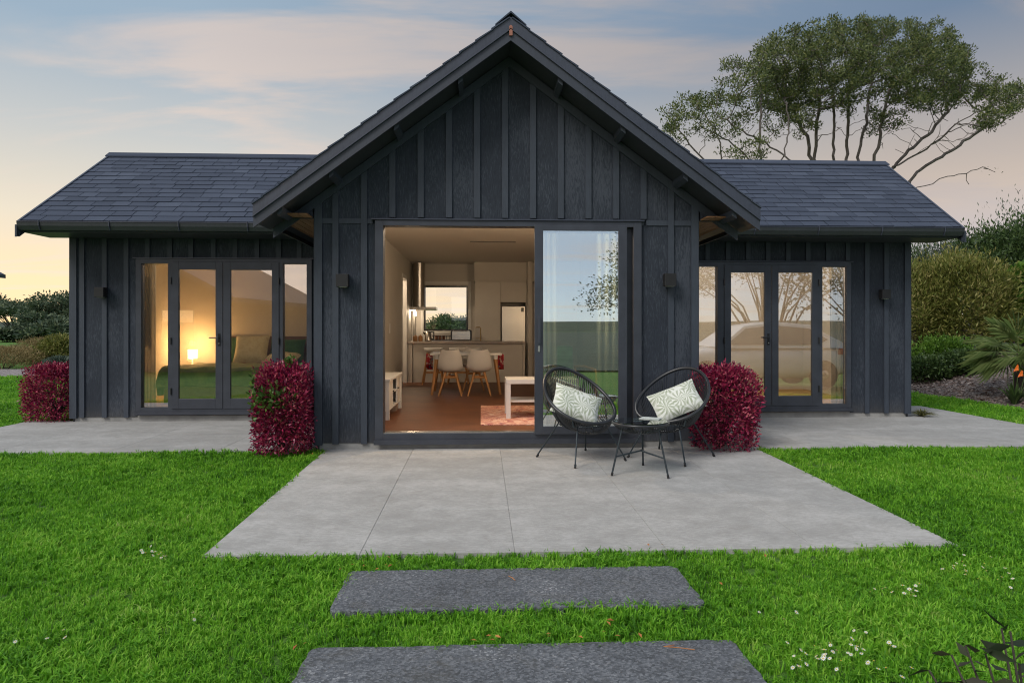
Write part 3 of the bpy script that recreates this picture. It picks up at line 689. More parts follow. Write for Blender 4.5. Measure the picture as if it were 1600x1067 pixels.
def wing_trim(rf, P, xv, Ls, ud, un, sx, xin):
    # ridge cap, gutter, brackets, fascia, soffit, verge barge
    xr = xv(Ls); p = P(0, Ls); x_g = -1.94 if sx < 0 else 2.59
    a, b = sorted((x_g, xr + sx * .03))
    k = 0; x = b if sx > 0 else a
    m = MB()
    m.prism([(a, p.y - .13, p.z - .075 + .02), (a, p.y, p.z + .03), (a, p.y + .13, p.z - .06), (a, p.y + .13, p.z - .04), (a, p.y, p.z + .052), (a, p.y - .13, p.z - .055 + .02)], (b - a, 0, 0)); m.build('ridge_cap', SHING, rf)
    xe = xv(0); g0, g1 = sorted((xin, xe - sx * .02)); gy, gzt = 9.80, 2.868
    gt = hp(empty('gutter'))
    m = MB(); pr_ = [(gy + .02, gzt), (gy - .075, gzt + .0), (gy - .085, gzt - .012), (gy - .078, gzt - .06), (gy - .05, gzt - .115), (gy + .02, gzt - .115)]
    m.prism([(g0, y, z) for y, z in pr_], (g1 - g0, 0, 0)); m.build('gutter_trough', GUT, gt)
    box('gutter_lip', (g0, gy - .091, gzt - .008), (g1, gy - .079, gzt + .005), FLASH, gt)
    x = xe - sx * .32
    while sx * (x - xin) > 0.02:
        m = MB(); m.tube([(x, gy - .04, gzt + .012), (x, gy - .095, gzt + .012), (x - sx * 0, gy - .09, gzt - .06), (x, gy - .056, gzt - .118)], .009, 5); m.build('bracket', FLASH, gt); x -= sx * .945
    hbox('fascia_board', (g0, gy + .021, gzt - .13), (g1, gy + .04, gzt - .01), TRIM)
    hbox('soffit', (g0, gy + .041, gzt - .135), (g1 - sx * 0, WY + .0, gzt - .12), GUT)
    x0, x1 = sorted((xe + sx * .0, xe - sx * .03)); q = []
    pe, pr2 = P(0, -.06), P(0, Ls)
    for nm, dz0, dz1, ox, mat in (('barge_board', -.19, -.07, 0, TRIM), ('barge_flashing', -.075, .03, .012, FLASH)):
        m = MB(); m.v = []
        A = [(xv(0) + sx * ox, pe.y, pe.z + dz0), (xv(Ls) + sx * ox, pr2.y, pr2.z + dz0), (xv(Ls) + sx * ox, pr2.y, pr2.z + dz1), (xv(0) + sx * ox, pe.y, pe.z + dz1)]
        m.prism(A, (-sx * .03, 0, 0)); m.build(nm, mat, rf)
    m = MB(); m.prism([(xe + sx * .004, pe.y - .05, pe.z - .20), (xe + sx * .004, pe.y + .25, pe.z - .05), (xe + sx * .004, pe.y - .05, pe.z - .03)], (-sx * .025, 0, 0)); m.build('barge_end', TRIM, rf)
    # soffit between end wall and verge
    xw_ = -6.09 if sx < 0 else 6.73
    c0, c1 = sorted((xw_, xe - sx * .02)); pe2 = P(0, .0)
    m = MB(); m.prism([(c0, pe2.y + .02, pe2.z - .13), (c0, RYZ[0], RYZ[1] - .13), (c0, RYZ[0], RYZ[1] - .10), (c0, pe2.y + .02, pe2.z - .10)], (c1 - c0, 0, 0)); m.build('verge_soffit', TRIM, rf)
RYZ = (12.2, 4.40)
lb = [at(px, 500, WY).x for px in (129, 164, 198, 231, 266, 299, 334, 368, 402, 436, 468)]
rb = [at(px, 500, WY).x for px in (1105, 1137, 1168.5, 1199.5, 1231, 1262, 1293, 1324, 1354, 1384)]
# left corner: narrow board pair as in the photo
A = wing(-1, -1.91, -6.09, -6.42, -6.44, -5.14, -2.55, lb)
shingle(*A[:6], -1, 150); wing_trim(*A[:6], -1, -2.4)
B = wing(1, 2.56, 6.73, 7.12, 7.38, 2.60, 5.78, rb)
shingle(*B[:6], 1, 150); wing_trim(*B[:6], 1, 3.1)

# --- window and door units
def frame_rect(m, x0, x1, z0, z1, t, y0, y1, tb=None, tt=None):
    tb = tb or t; tt = tt or t
    m.box((x0, y0, z0), (x0 + t, y1, z1)); m.box((x1 - t, y0, z0), (x1, y1, z1))
    m.box((x0 + t, y0, z0), (x1 - t, y1, z0 + tb)); m.box((x0 + t, y0, z1 - tt), (x1 - t, y1, z1))
def lever(parent, x, y, z, d):
    m = MB(); m.box((x - .018, y - .008, z - .12), (x + .018, y - .001, z + .06)); m.tube([(x, y - .008, z), (x, y - .055, z)], .011, 8); m.tube([(x, y - .05, z), (x + d * .13, y - .05, z)], .010, 8)
    m.build('handle', BLK, parent, smooth=False)
    m = MB(); m.lathe([(.011, 0), (.011, .006)], 10); o = m.build('lock_cylinder', STEEL, parent); o.rotation_euler = (R(90), 0, 0); o.location = (x, y - .008, z - .085)
def french(sx, x0, x1, s0, d0, dm, d1, s1, zt, zb):
    """x0..x1 outer frame; s0: (glass x0,x1) left light; d0,dm,d1 door leaf edges; s1 right light"""
    u = hp(empty('french_door_unit')); y0, y1 = WY - .03, WY + .09
    m = MB(); frame_rect(m, x0, x1, zb, zt, .075 if sx < 0 else .075, y0, y1, .08, .07)
    m.box((s0[1], y0, zb + .08), (d0, y1, zt - .07)); m.box((d1, y0, zb + .08), (s1[0], y1, zt - .07))
    m.build('frame', ALU, u)
    box('head_flashing', (x0 - .04, WY - .05, zt + .002), (x1 + .03, WY - .001, zt + .016), FLASH, u)
    box('sill', (x0 - .01, WY - .055, zb - .03), (x1 + .01, WY - .031, zb + .015), ALU, u)
    for (a, b) in (s0, s1):
        box('pane', (a, WY + .02, zb + .08), (b, WY + .026, zt - .07), GL_W, u)
    for a, b, hs in ((d0, dm, 0), (dm, d1, 1)):
        m = MB(); ya, yb = WY - .042, WY + .01
        frame_rect(m, a + .004, b - .004, zb + .06, zt - .045, .105, ya, yb, .15, .12); m.build('door_leaf', ALU, u, bevel=.003)
        box('pane', (a + .109, WY - .02, zb + .21), (b - .109, WY - .014, zt - .165), GL_W, u)
        hx = a + .002 if hs == 0 else b - .002
        for hz in (.45, 1.2, 2.1):
            m = MB(); m.tube([(hx, WY - .05, hz - .05), (hx, WY - .05, hz + .05)], .011, 8); m.build('hinge', BLK, u)
    lever(u, dm - .055, WY - .042, 1.25, -1)
french(-1, -5.14, -2.55, (-5.065, -4.67), -4.62, -3.86, -3.03, (-2.98, -2.625), 2.43, .13)
french(1, 2.60, 5.78, (2.675, 3.66), 3.76, 4.51, 5.26, (5.32, 5.70), 2.42, .13)

sd_ = hp(empty('sliding_door_unit'))
m = MB(); frame_rect(m, DX0, DX1, DZB, DZT, .095, GY - .04, GY + .13, .09, .065); m.build('frame', ALU, sd_, bevel=.003)
box('head_flashing', (DX0 - .04, GY - .06, DZT + .002), (DX1 + .03, GY - .001, DZT + .016), FLASH, sd_)
box('sill', (DX0 - .01, GY - .065, DZB - .035), (DX1 + .01, GY - .041, DZB + .02), ALU, sd_)
box('track', (DX0 + .095, GY - .015, DZB + .09), (DX1 - .095, GY + .10, DZB + .10), STEEL, sd_)
# moving leaf in front, fixed leaf behind it
m = MB(); frame_rect(m, .62, 1.70, DZB + .075, DZT - .055, .10, GY - .075, GY - .043, .09, .06); m.build('sliding_leaf', ALU, sd_, bevel=.003)
box('pane', (.72, GY - .062, DZB + .165), (1.60, GY - .056, DZT - .115), GL_S, sd_)
m = MB(); frame_rect(m, .66, 1.785, DZB + .09, DZT - .065, .06, GY + .055, GY + .09, .07, .06); m.build('fixed_leaf', ALU, sd_)
m = MB(); m.box((.655, GY - .12, 1.22), (.685, GY - .105, 1.53)); m.box((.66, GY - .106, 1.225), (.68, GY - .075, 1.25)); m.box((.66, GY - .106, 1.50), (.68, GY - .075, 1.525)); m.build('pull_handle', ALU, sd_, bevel=.003)
box('lock_plate', (.658, GY - .082, 1.12), (.682, GY - .0755, 1.19), STEEL, sd_)
# --- living room shell
hbox('interior_floor', (-1.79, GY + .162, .0), (2.44, 17.1, .15), CORK)
hbox('ceiling', (-1.79, GY + .162, 2.98), (2.44, 17.1, 3.02), CEILP)
hbox('interior_wall', (-1.79, GY + .162, .15), (-1.70, 14.85, 2.98), WALLP); hbox('interior_wall', (-1.79, 15.62, .15), (-1.70, 17.0, 2.98), WALLP)
hbox('interior_wall', (-1.79, 14.85, 2.5), (-1.70, 15.62, 2.98), WALLP)
hbox('interior_wall', (2.40, GY + .162, .15), (2.44, 17.0, 2.98), WALLP)
# back wall with kitchen window (px 663..731, py 446..516)
wa, wb = at(662, 446, 17.0), at(731.5, 517, 17.0)
kx0, kx1, kz1, kz0 = wa.x, wb.x, wa.z, wb.z
sx0, sx1 = at(639, 480, 17.0).x, at(650, 480, 17.0).x
hbox('interior_wall', (-1.79, 17.0, .15), (kx0, 17.12, 2.98), WALLP); hbox('interior_wall', (kx1, 17.0, .15), (2.44, 17.12, 2.98), WALLP)
hbox('interior_wall', (kx0, 17.0, kz1), (kx1, 17.12, 2.98), WALLP); hbox('interior_wall', (kx0, 17.0, .15), (kx1, 17.12, kz0), WALLP)
m = MB(); m.prism([(-1.90, 17.13, 0), (2.55, 17.13, 0), (2.55, 17.13, 2.9), (-1.90, 17.13, 2.9)], (0, .05, 0))
kw = hp(empty('kitchen_window'))
m = MB(); frame_rect(m, kx0, kx1, kz0, kz1, .045, 17.02, 17.10); m.build('window_frame', BLK, kw)
box('pane', (kx0 + .045, 17.055, kz0 + .045), (kx1 - .045, 17.061, kz1 - .045), GL_K, kw)
m = MB(); frame_rect(m, kx0 - .07, kx1 + .07, kz0 - .07, kz1 + .10, .068, 16.985, 16.999); m.build('architrave', WHITE, kw)
# lit side doorway and hall behind it
dr = hp(empty('interior_doorway'))
m = MB(); m.box((-1.93, 14.78, .15), (-1.685, 14.86, 2.57)); m.box((-1.93, 15.60, .15), (-1.685, 15.69, 2.57)); m.box((-1.93, 14.86, 2.49), (-1.685, 15.60, 2.57)); m.build('door_frame', WHITE, dr)
hbox('interior_wall', (-2.9, 14.3, .15), (-2.86, 16.3, 2.6), WALLP); hbox('interior_wall', (-2.86, 14.3, .15), (-1.80, 14.34, 2.6), WALLP); hbox('interior_wall', (-2.86, 16.26, .15), (-1.80, 16.3, 2.6), WALLP)
hbox('ceiling', (-2.9, 14.3, 2.6), (-1.80, 16.3, 2.64), CEILP); hbox('interior_floor', (-2.9, 14.3, .0), (-1.795, 16.3, .15), CORK)
m = MB(); m.box((-1.699, 8.2, .15), (-1.685, 14.78, .25)); hp(m.build('skirting', WHITE))
hbox('light_switch', (-1.699, 12.75, 1.30), (-1.692, 12.87, 1.48), WHITE)
# back block of the house hides the sky behind the interior
hbox('back_wall', (-1.90, 17.121, 0), (kx0 - .01, 17.2, 3.0), CLAD); hbox('back_wall', (kx1 + .01, 17.121, 0), (2.55, 17.2, 3.0), CLAD)

# --- wall lamps (unlit, flat-faced up/down boxes)
def wall_lamp(px, py, Y, label):
    p = at(px, py, Y); o = empty('wall_lamp', (p.x, Y, p.z), 0, label, 'wall lamp', 'unlit outdoor wall lamps')
    box('back_plate', (-.045, -.04, -.075), (.045, 0.0, .075), BLK, o); box('lamp_housing', (-.075, -.14, -.075), (.06, -.041, .07), ALU if False else BLACK, o, .004)
    box('lens', (-.05, -.12, -.079), (.04, -.06, -.0755), WHITE, o)
    return o
wall_lamp(163, 457, WY - .022, 'small dark wall lamp on the left wing beside the bedroom doors')
wall_lamp(539, 439, GY - .001, 'square dark wall lamp on the gable, left of the open doorway')
wall_lamp(1044, 438, GY - .022, 'square dark wall lamp on the gable, right of the sliding door')
wall_lamp(1378, 460, WY - .022, 'small dark wall lamp near the far right corner of the house')
# ================================================================ INTERIOR
FZ = .15
def light_pt(parent, loc, energy, col=(1, .77, .52), r=.08, spot=None):
    d = bpy.data.lights.new('lamp_light', 'SPOT' if spot else 'POINT'); d.energy = energy; d.color = col; d.shadow_soft_size = r
    if spot: d.spot_size = R(spot); d.spot_blend = .8
    o = bpy.data.objects.new('lamp_light', d); COL.objects.link(o); o.parent = parent; o.location = loc; return o
def downlight(x, y, z, energy, label, group=None, r=.05):
    o = empty('ceiling_light', (x, y, z), 0, label, 'ceiling light', group)
    m = MB(); m.lathe([(r + .015, -.004), (r + .015, 0.0)], 16); m.build('trim_ring', WHITE, o)
    m = MB(); m.lathe([(r, -.010), (r, -.0045)], 16); m.build('diffuser', DIFF, o)
    light_pt(o, (0, 0, -.04), energy, r=r); return o
downlight(-.3, 9.0, 2.98, 85, 'round warm ceiling light added out of view above the rug in the living room', 'lit ceiling lights')  # unseen light, set behind the door head to warm the interior
downlight(4.6, 11.6, 2.62, 150, 'round warm ceiling light in the empty right room', 'lit ceiling lights')
downlight(-2.35, 15.0, 2.6, 40, 'warm hall light beyond the narrow side doorway', 'lit ceiling lights')
p = at(770, 380, 12.6); o = box('linear_vent', (-.42, -.04, -.004), (.42, .04, 0), BLK); o.location = (p.x, 12.6, 2.979)
tag(o, 'long narrow dark slot vent in the living room ceiling', 'vent')

fl_ = empty('added_fill_lamp', (2.15, 8.75, FZ), 0, 'unseen floor lamp added as fill light in the living room corner behind the wall right of the sliding door', 'floor lamp')  # added lamp, hidden behind the wall, to brighten the living room
m = MB(); m.lathe([(.14, 0), (.14, .02), (.015, .03), (.015, 1.45)], 16); m.build('stand', BLK, fl_); m = MB(); m.lathe([(.20, 1.40), (.15, 1.66)], 24); m.build('lamp_shade', LAMPSH, fl_); light_pt(fl_, (0, 0, 1.80), 85, (1, .70, .42), .08)
# kitchen bench
bx0, bx1 = -1.68, at(820, 540, 15.65).x
kb = empty('kitchen_bench', (0, 16, FZ), 0, 'long pale kitchen bench with stone top facing the dining table', 'kitchen bench')
kb.location = (0, 0, 0)
box('bench_panel', (bx0 + .12, 15.70, FZ), (bx1 - .06, 15.74, 1.03), CAB, kb); box('bench_end', (bx1 - .055, 15.66, FZ), (bx1, 16.35, 1.03), CAB, kb)
box('bench_end', (bx0, 15.66, FZ), (bx0 + .11, 16.35, 1.03), CAB, kb); box('bench_top', (bx0, 15.62, 1.032), (bx1 + .02, 16.38, 1.085), BENCH, kb, .004)
box('plinth_recess', (bx0 + .12, 15.741, FZ), (bx1 - .06, 15.76, FZ + .08), BLK, kb)
# tall cabinets and fridge
cx0, cxm, cx1 = at(742, 440, 16.4).x, at(782, 440, 16.4).x, at(823, 440, 16.4).x
cz = at(742, 440, 16.4).z; fz1 = at(742, 471, 16.4).z
tcab = empty('tall_cabinet', (0, 0, 0), 0, 'tall pale pantry cabinet left of the fridge, with cupboard over it', 'cabinet')
box('cabinet_carcass', (cx0, 16.42, FZ), (cx1, 16.98, cz), CAB, tcab) if False else None
box('cabinet_door', (cx0 + .003, 16.38, FZ + .1), (cxm - .003, 16.40, cz), CAB, tcab, .002); box('cabinet_side', (cx0, 16.401, FZ), (cxm, 16.98, cz), CAB, tcab)
box('cabinet_door', (cxm + .003, 16.38, fz1), (cx1 - .003, 16.40, cz), CAB, tcab, .002); box('cabinet_side', (cxm + .001, 16.401, fz1 - .02), (cx1, 16.98, cz), CAB, tcab)
box('end_panel', (cx1 - .02, 16.39, FZ), (cx1 + .002, 16.98, fz1 - .025), CAB, tcab)
hbox('bulkhead', (cx0 - .02, 16.41, cz + .005), (2.39, 16.99, 2.975), WALLP)
fr = empty('fridge', (0, 0, 0), 0, 'stainless fridge in the dark recess under the cupboard', 'fridge')
box('fridge_body', (cxm + .03, 16.42, FZ + .02), (cx1 - .04, 16.95, fz1 - .12), BLK, fr); box('fridge_door', (cxm + .028, 16.36, FZ + .05), (cx1 - .035, 16.418, fz1 - .115), FRIDGE, fr, .008)
box('sticker', (cx1 - .14, 16.356, fz1 - .25), (cx1 - .07, 16.3595, fz1 - .15), BLK, fr)
hbox('interior_wall', (cx1 + .01, 16.2, FZ), (cx1 + .12, 16.98, 2.97), WALLP)
# range hood
rh = empty('range_hood', (0, 0, 0), 0, 'steel range hood with tall flue at the left end of the kitchen', 'range hood')
a, b = at(645, 408, 16.5), at(664, 480, 16.5)
m = MB(); m.lathe([(.145, 0), (.145, 2.96 - b.z)], 20, c=((a.x + b.x) / 2, 16.6, b.z)); m.build('flue', STEEL, rh, smooth=False)
box('canopy', (-1.69, 16.3, b.z - .07), (at(682, 480, 16.5).x, 16.9, b.z), STEEL, rh, .004); light_pt(rh, (a.x, 16.45, b.z - .12), 12)
box('hood_lamp', (a.x - .04, 16.5, b.z - .078), (a.x + .06, 16.58, b.z - .071), DIFF, rh)
# mirror splashback left of the window
o = box('mirror_splashback', (-1.68, 16.97, 1.16), (at(650, 480, 16.97).x, 16.985, 1.9), plain('mirror_glass', (.8, .8, .8), .03, 1.0, .01)); tag(o, 'narrow mirrored splashback under the range hood', 'splashback')
# things standing on the bench
def canister(px, label):
    q = at(px, 525, 15.95); o = empty('canister', (q.x, 15.95, 1.086), 0, label, 'canister', 'wooden canisters on the bench')
    m = MB(); m.lathe([(.05, 0), (.053, .02), (.053, .11), (.048, .115)], 16); m.build('pot', OAK, o); m = MB(); m.lathe([(.045, .115), (.045, .125), (.012, .13), (.010, .15)], 12); m.build('lid', OAK, o)
canister(649, 'small wooden canister nearest the wall on the bench'); canister(657, 'small wooden canister next to the black kettle')
q = at(669, 525, 16.0); o = empty('kettle', (q.x, 16.0, 1.086), 0, 'black and steel kettle on the bench below the window', 'kettle')
m = MB(); m.lathe([(.085, 0), (.085, .02), (.075, .2), (.05, .23), (.01, .235)], 20); m.build('kettle_body', STEEL, o, smooth=True)
m = MB(); m.tube([(.06, 0, .22), (.13, 0, .21), (.135, 0, .06), (.085, 0, .04)], .014, 8); m.build('handle', BLK, o); m = MB(); m.tube([(-.06, 0, .16), (-.12, 0, .21)], [.03, .012], 8); m.build('spout', BLK, o)
a, b = at(704, 509, 16.0), at(737, 530, 16.0)
o = empty('benchtop_oven', ((a.x + b.x) / 2, 16.0, 1.086), 0, 'chrome benchtop oven reflecting the sunset under the window', 'toaster oven')
hw = (b.x - a.x) / 2; m = MB(); pr_ = [(-hw, .02), (-hw, .22), (-hw + .04, .27), (hw - .04, .27), (hw, .24), (hw, .02)]
m.prism([(x, 0, z) for x, z in pr_], (0, .25, 0)); m.build('oven_body', BLK, o, bevel=.006)
m = MB(); m.prism([(x * .86, -.012, z * .86 + .02) for x, z in pr_], (0, .011, 0)); m.build('oven_door', STEEL, o, bevel=.004); m = MB(); m.tube([(-hw * .7, -.04, .235), (hw * .7, -.04, .235)], .008, 8); m.build('handle', STEEL, o)
q = at(751, 525, 16.1); o = empty('kitchen_tap', (q.x, 16.1, 1.086), 0, 'slim brass kitchen tap in front of the pantry', 'tap')
m = MB(); m.tube([(0, 0, 0), (0, 0, .30), (-.02, -.01, .325), (-.10, -.03, .325), (-.115, -.03, .30)], .012, 8); m.build('spout', BRASS, o); m = MB(); m.tube([(0, 0, .06), (-.11, 0, .07)], .008, 6); m.build('lever', BRASS, o)
o = empty('dish_rack', (at(690, 520, 16.4).x, 16.4, 1.086), 0, 'low dark dish rack in front of the kitchen window', 'dish rack')
m = MB(); m.tube([(-.22, -.1, .02), (.22, -.1, .02), (.22, .1, .02), (-.22, .1, .02)], .008, 5, closed=True); m.tube([(-.22, -.1, .12), (.22, -.1, .12), (.22, .1, .12), (-.22, .1, .12)], .008, 5, closed=True)
m.build('rack_frame', BLK, o)
for k in range(7): m = MB(); x = -.19 + k * .063; m.tube([(x, -.1, .02), (x, -.1, .12)], .006, 4); m.build('wire', BLK, o)
for k, x in enumerate((-.12, -.04, .05)): m = MB(); m.lathe([(.035, 0), (.04, .1), (.036, .1), (.032, .01)], 12, c=(x, 0, .03)); m.build('cup', plain('brown_glaze' + str(k), (.22, .09, .05), .3), o)

# dining set
dining = empty('dining_table', (at(728, 600, 13.1).x, 13.15, FZ), 0, 'white topped dining table with tapered wooden legs', 'table')
a, b = at(673, 552, 12.9).x - dining.location.x, at(784, 552, 12.9).x - dining.location.x
m = MB(); m.box((a, -.42, .735), (b, .42, .775)); m.build('tabletop', WHITE, dining, bevel=.006)
for x, y in ((a + .12, -.36), (b - .12, -.36), (a + .12, .36), (b - .12, .36)):
    s = -1 if x < 0 else 1
    m = MB(); m.tube([(x, y, .735), (x, y, .66)], [.05, .04], 12); m.build('leg_socket', WHITE, dining)
    m = MB(); m.tube([(x, y, .66), (x + s * .09, y + (.05 if y > 0 else -.05), 0)], [.036, .022], 10); m.build('leg', OAK, dining)
def shell_chair(px, Y, label, rz=0):
    q = at(px, 600, Y); o = empty('dining_chair', (q.x, Y, FZ), rz, label, 'chair', 'white shell dining chairs')
    V = []; nu, nv = 13, 16
    prof = [(.24, .445), (.20, .455), (.10, .44), (0, .425), (-.10, .425), (-.17, .445), (-.215, .50), (-.235, .57), (-.25, .64), (-.262, .71), (-.272, .77), (-.28, .82), (-.285, .845)]
    wid = [.17, .215, .235, .245, .245, .243, .24, .235, .225, .21, .19, .17, .155]
    m = MB(); grid = []
    for i, ((y, z), wd) in enumerate(zip(prof, wid)):
        row = []
        for j in range(nv):
            t = j / (nv - 1) * 2 - 1; lift = abs(t) ** 3 * (.07 if i < 6 else .02); fw = abs(t) ** 2.5 * (0 if i < 5 else .10)
            dip = .02 * (1 - abs(t)) if i == len(prof) - 1 else 0
            row.append((wd * t, y + fw, z + lift - dip))
        grid.append(row)
    k = 0
    for r in grid: m.v += r
    for i in range(len(grid) - 1):
        for j in range(nv - 1): a = i * nv + j; m.f.append((a, a + 1, a + nv + 1, a + nv)); m.m.append(0)
    s = m.build('seat_shell', SHELLM, o, smooth=True); md = s.modifiers.new('th', 'SOLIDIFY'); md.thickness = .012; sb = s.modifiers.new('s', 'SUBSURF'); sb.levels = 1; sb.render_levels = 1
    for sx in (-1, 1):
        for sy in (-1, 1):
            m = MB(); m.tube([(sx * .09, sy * .09 - .01, .425), (sx * .21, sy * .22 - .01, 0)], [.024, .014], 8); m.build('leg', OAK, o)
    m = MB(); m.tube([(-.12, -.12, .33), (.12, -.12, .33)], .014, 6); m.tube([(-.12, .12, .33), (.12, .12, .33)], .014, 6); m.tube([(-.12, -.12, .35), (.12, .12, .35)], .012, 6); m.build('stretcher', OAK, o)
    return o
shell_chair(704, 12.75, 'white shell chair with wooden legs, left one of the pair at the table')
shell_chair(749, 12.75, 'white shell chair with wooden legs, right one of the pair at the table')
shell_chair(740, 13.75, 'white shell chair on the far side of the table, mostly hidden', R(180))
def stool(px, label):
    q = at(px, 545, 15.3); o = empty('bar_stool', (q.x, 15.3, FZ), 0, label, 'bar stool', 'bar stools at the kitchen bench')
    m = MB(); m.lathe([(.02, .68), (.14, .69), (.19, .735), (.215, .80), (.205, .80), (.18, .745), (.13, .715), (.02, .705)], 24); m.build('seat', WHITE, o, smooth=True)
    for sx in (-1, 1):
        for sy in (-1, 1): m = MB(); m.tube([(sx * .12, sy * .12, .69), (sx * .23, sy * .21, 0)], [.020, .016], 8); m.build('leg', OAK, o)
    m = MB(); m.tube([(-.19, -.18, .25), (.19, -.18, .25), (.19, .18, .25), (-.19, .18, .25)], .012, 6, closed=True); m.build('footrest', OAK, o)
stool(677, 'bar stool with rounded white seat, left one at the bench'); stool(716, 'bar stool with rounded white seat behind the dining chairs')
def cloth(px, Y, label):
    q = at(px, 553, Y); m = MB(); nx = 9; W = .13
    for i in range(nx):
        t = i / (nx - 1); x = -W / 2 + W * t
        for z in (0, -.08, -.18, -.30): m.v.append((x, .018 * math.sin(t * 11 + z * 6), z))
    for i in range(nx - 1):
        for k in range(3): a = i * 4 + k; m.f.append((a, a + 4, a + 5, a + 1)); m.m.append(0)
    o = m.build('tea_towel', CHECK, smooth=True); o.location = q; md = o.modifiers.new('t', 'SOLIDIFY'); md.thickness = .004; tag(o, label, 'towel', 'patterned towels hanging at the table')
cloth(671, 13.3, 'red and blue patterned cloth hanging at the left end of the dining table'); cloth(782, 13.3, 'red patterned cloth hanging at the right end of the dining table')

# white sideboard at the left wall
sb = empty('sideboard', (-1.24, 9.3, FZ), 0, 'low white sideboard with open shelf along the left wall', 'sideboard')
L, Wd, Hh = 1.45, .43, .555
m = MB(); m.box((-Wd - .02, -.02, Hh - .03), (.015, L + .02, Hh)); m.build('top', WHITE, sb, bevel=.003)
for x in (-Wd, -.05):
    for y in (0, L - .05): box('leg', (x, y, 0), (x + .05, y + .05, Hh - .031), WHITE, sb)
box('front_panel', (-Wd + .05, .01, .12), (-.051, .03, Hh - .032), WHITE, sb); box('back_panel', (-Wd + .05, L - .03, .12), (-.051, L - .01, Hh - .032), WHITE, sb)
box('shelf', (-Wd + .01, .031, .12), (-.01, L - .031, .14), WHITE, sb); box('shelf', (-Wd + .01, .5, .33), (-.01, .95, .345), WHITE, sb)
for y0, y1 in ((.055, .50), (.95, L - .055)):
    box('door', (-.03, y0, .145), (-.012, y1, Hh - .035), WHITE, sb, .002); m = MB(); m.lathe([(.006, 0), (.012, .02)], 10); k = m.build('knob', BLK, sb); k.rotation_euler = (0, R(90), 0); k.location = (-.012, y1 - .06 if y0 < .3 else y0 + .06, .35)
o = box('remote_control', (-.02, -.09, 0), (.02, .09, .015), BLK, None, .004); o.location = (-1.42, 9.5, FZ + .556); o.rotation_euler = (0, 0, R(70)); tag(o, 'black remote control on top of the white sideboard', 'remote')
# coffee table and rug
o = MB(); xs0 = at(751, 665, 8.75).x
m = MB(); m.box((xs0, 8.75, FZ + .001), (2.1, 10.9, FZ + .012)); o = m.build('rug', RUG); tag(o, 'faded orange and pink woven rug under the white coffee table', 'rug')
x0 = at(791, 650, 9.3).x
ct = empty('coffee_table', (x0, 9.3, FZ + .013), 0, 'white coffee table with a lower shelf standing on the rug', 'coffee table')
box('top', (0, 0, .47), (1.0, .6, .53), WHITE, ct, .003); box('shelf', (.03, .03, .22), (.97, .57, .24), WHITE, ct)
for x in (0, .94):
    for y in (0, .54): box('leg', (x, y, 0), (x + .06, y + .06, .469), WHITE, ct)
# armchair behind the glass, curtain
ac = empty('armchair', (1.35, 10.9, FZ), R(200), 'green armchair with timber arms behind the sliding glass', 'armchair')
for nm, a, b, mt_ in (('seat', (-.3, -.3, .28), (.3, .35, .45), PILLG), ('backrest', (-.3, -.42, .40), (.3, -.28, .95), PILLG)): box(nm, a, b, mt_, ac, .04)
for s in (-1, 1):
    m = MB(); m.tube([(s * .36, -.35, .6), (s * .36, 0, .62), (s * .36, .35, .58), (s * .36, .38, .5), (s * .36, .34, 0)], .022, 8); m.tube([(s * .36, -.32, .6), (s * .36, -.36, 0)], .022, 8); m.build('arm_frame', OAK, ac)
def curtain(name, x0, y0, x1, y1, zt, zb, label, folds=9, amp=.035, mat=None):
    m = MB(); n = folds * 8; dx, dy = x1 - x0, y1 - y0; l = math.hypot(dx, dy); nx, ny = -dy / l, dx / l
    for i in range(n + 1):
        t = i / n; o_ = amp * math.sin(t * folds * 2 * math.pi) + .3 * amp * math.sin(t * 23)
        for z, k in ((zt, .6), ((zt + zb) / 2, 1), (zb, 1.2)): m.v.append((x0 + dx * t + nx * o_ * k, y0 + dy * t + ny * o_ * k, z))
    for i in range(n):
        for k in range(2): a = i * 3 + k; m.f.append((a, a + 3, a + 4, a + 1)); m.m.append(0)
    o = m.build(name, mat or SHEER, smooth=True); tag(o, label, 'curtain', 'pale sheer curtains')
curtain('curtain', 1.40, 8.22, 2.3, 8.24, 2.9, FZ + .02, 'pale sheer curtain gathered behind the sliding glass door', 10, .04)
curtain('curtain', .74, 8.22, .92, 8.22, 2.9, FZ + .02, 'narrow sheer curtain at the open edge of the sliding door', 3, .03)
curtain('curtain', -5.24, 10.72, -4.99, 10.74, 2.58, FZ + .02, 'pale sheer curtain at the left edge of the bedroom door', 5, .035)
curtain('curtain', 5.62, 10.72, 5.95, 10.72, 2.58, FZ + .02, 'pale sheer curtain at the right edge of the right room', 4, .035)

# bedroom
bd = empty('double_bed', (-4.28, 12.45, FZ), 0, 'double bed with dark green cover, seen through the left doors', 'bed')
box('bed_base', (-.92, -1.02, 0), (.92, 1.1, .34), BEDSHEET, bd, .02)
m = MB(); m.box((-.95, -1.05, .341), (.95, 1.1, .56)); m.build('mattress', BEDSHEET, bd, bevel=.05)
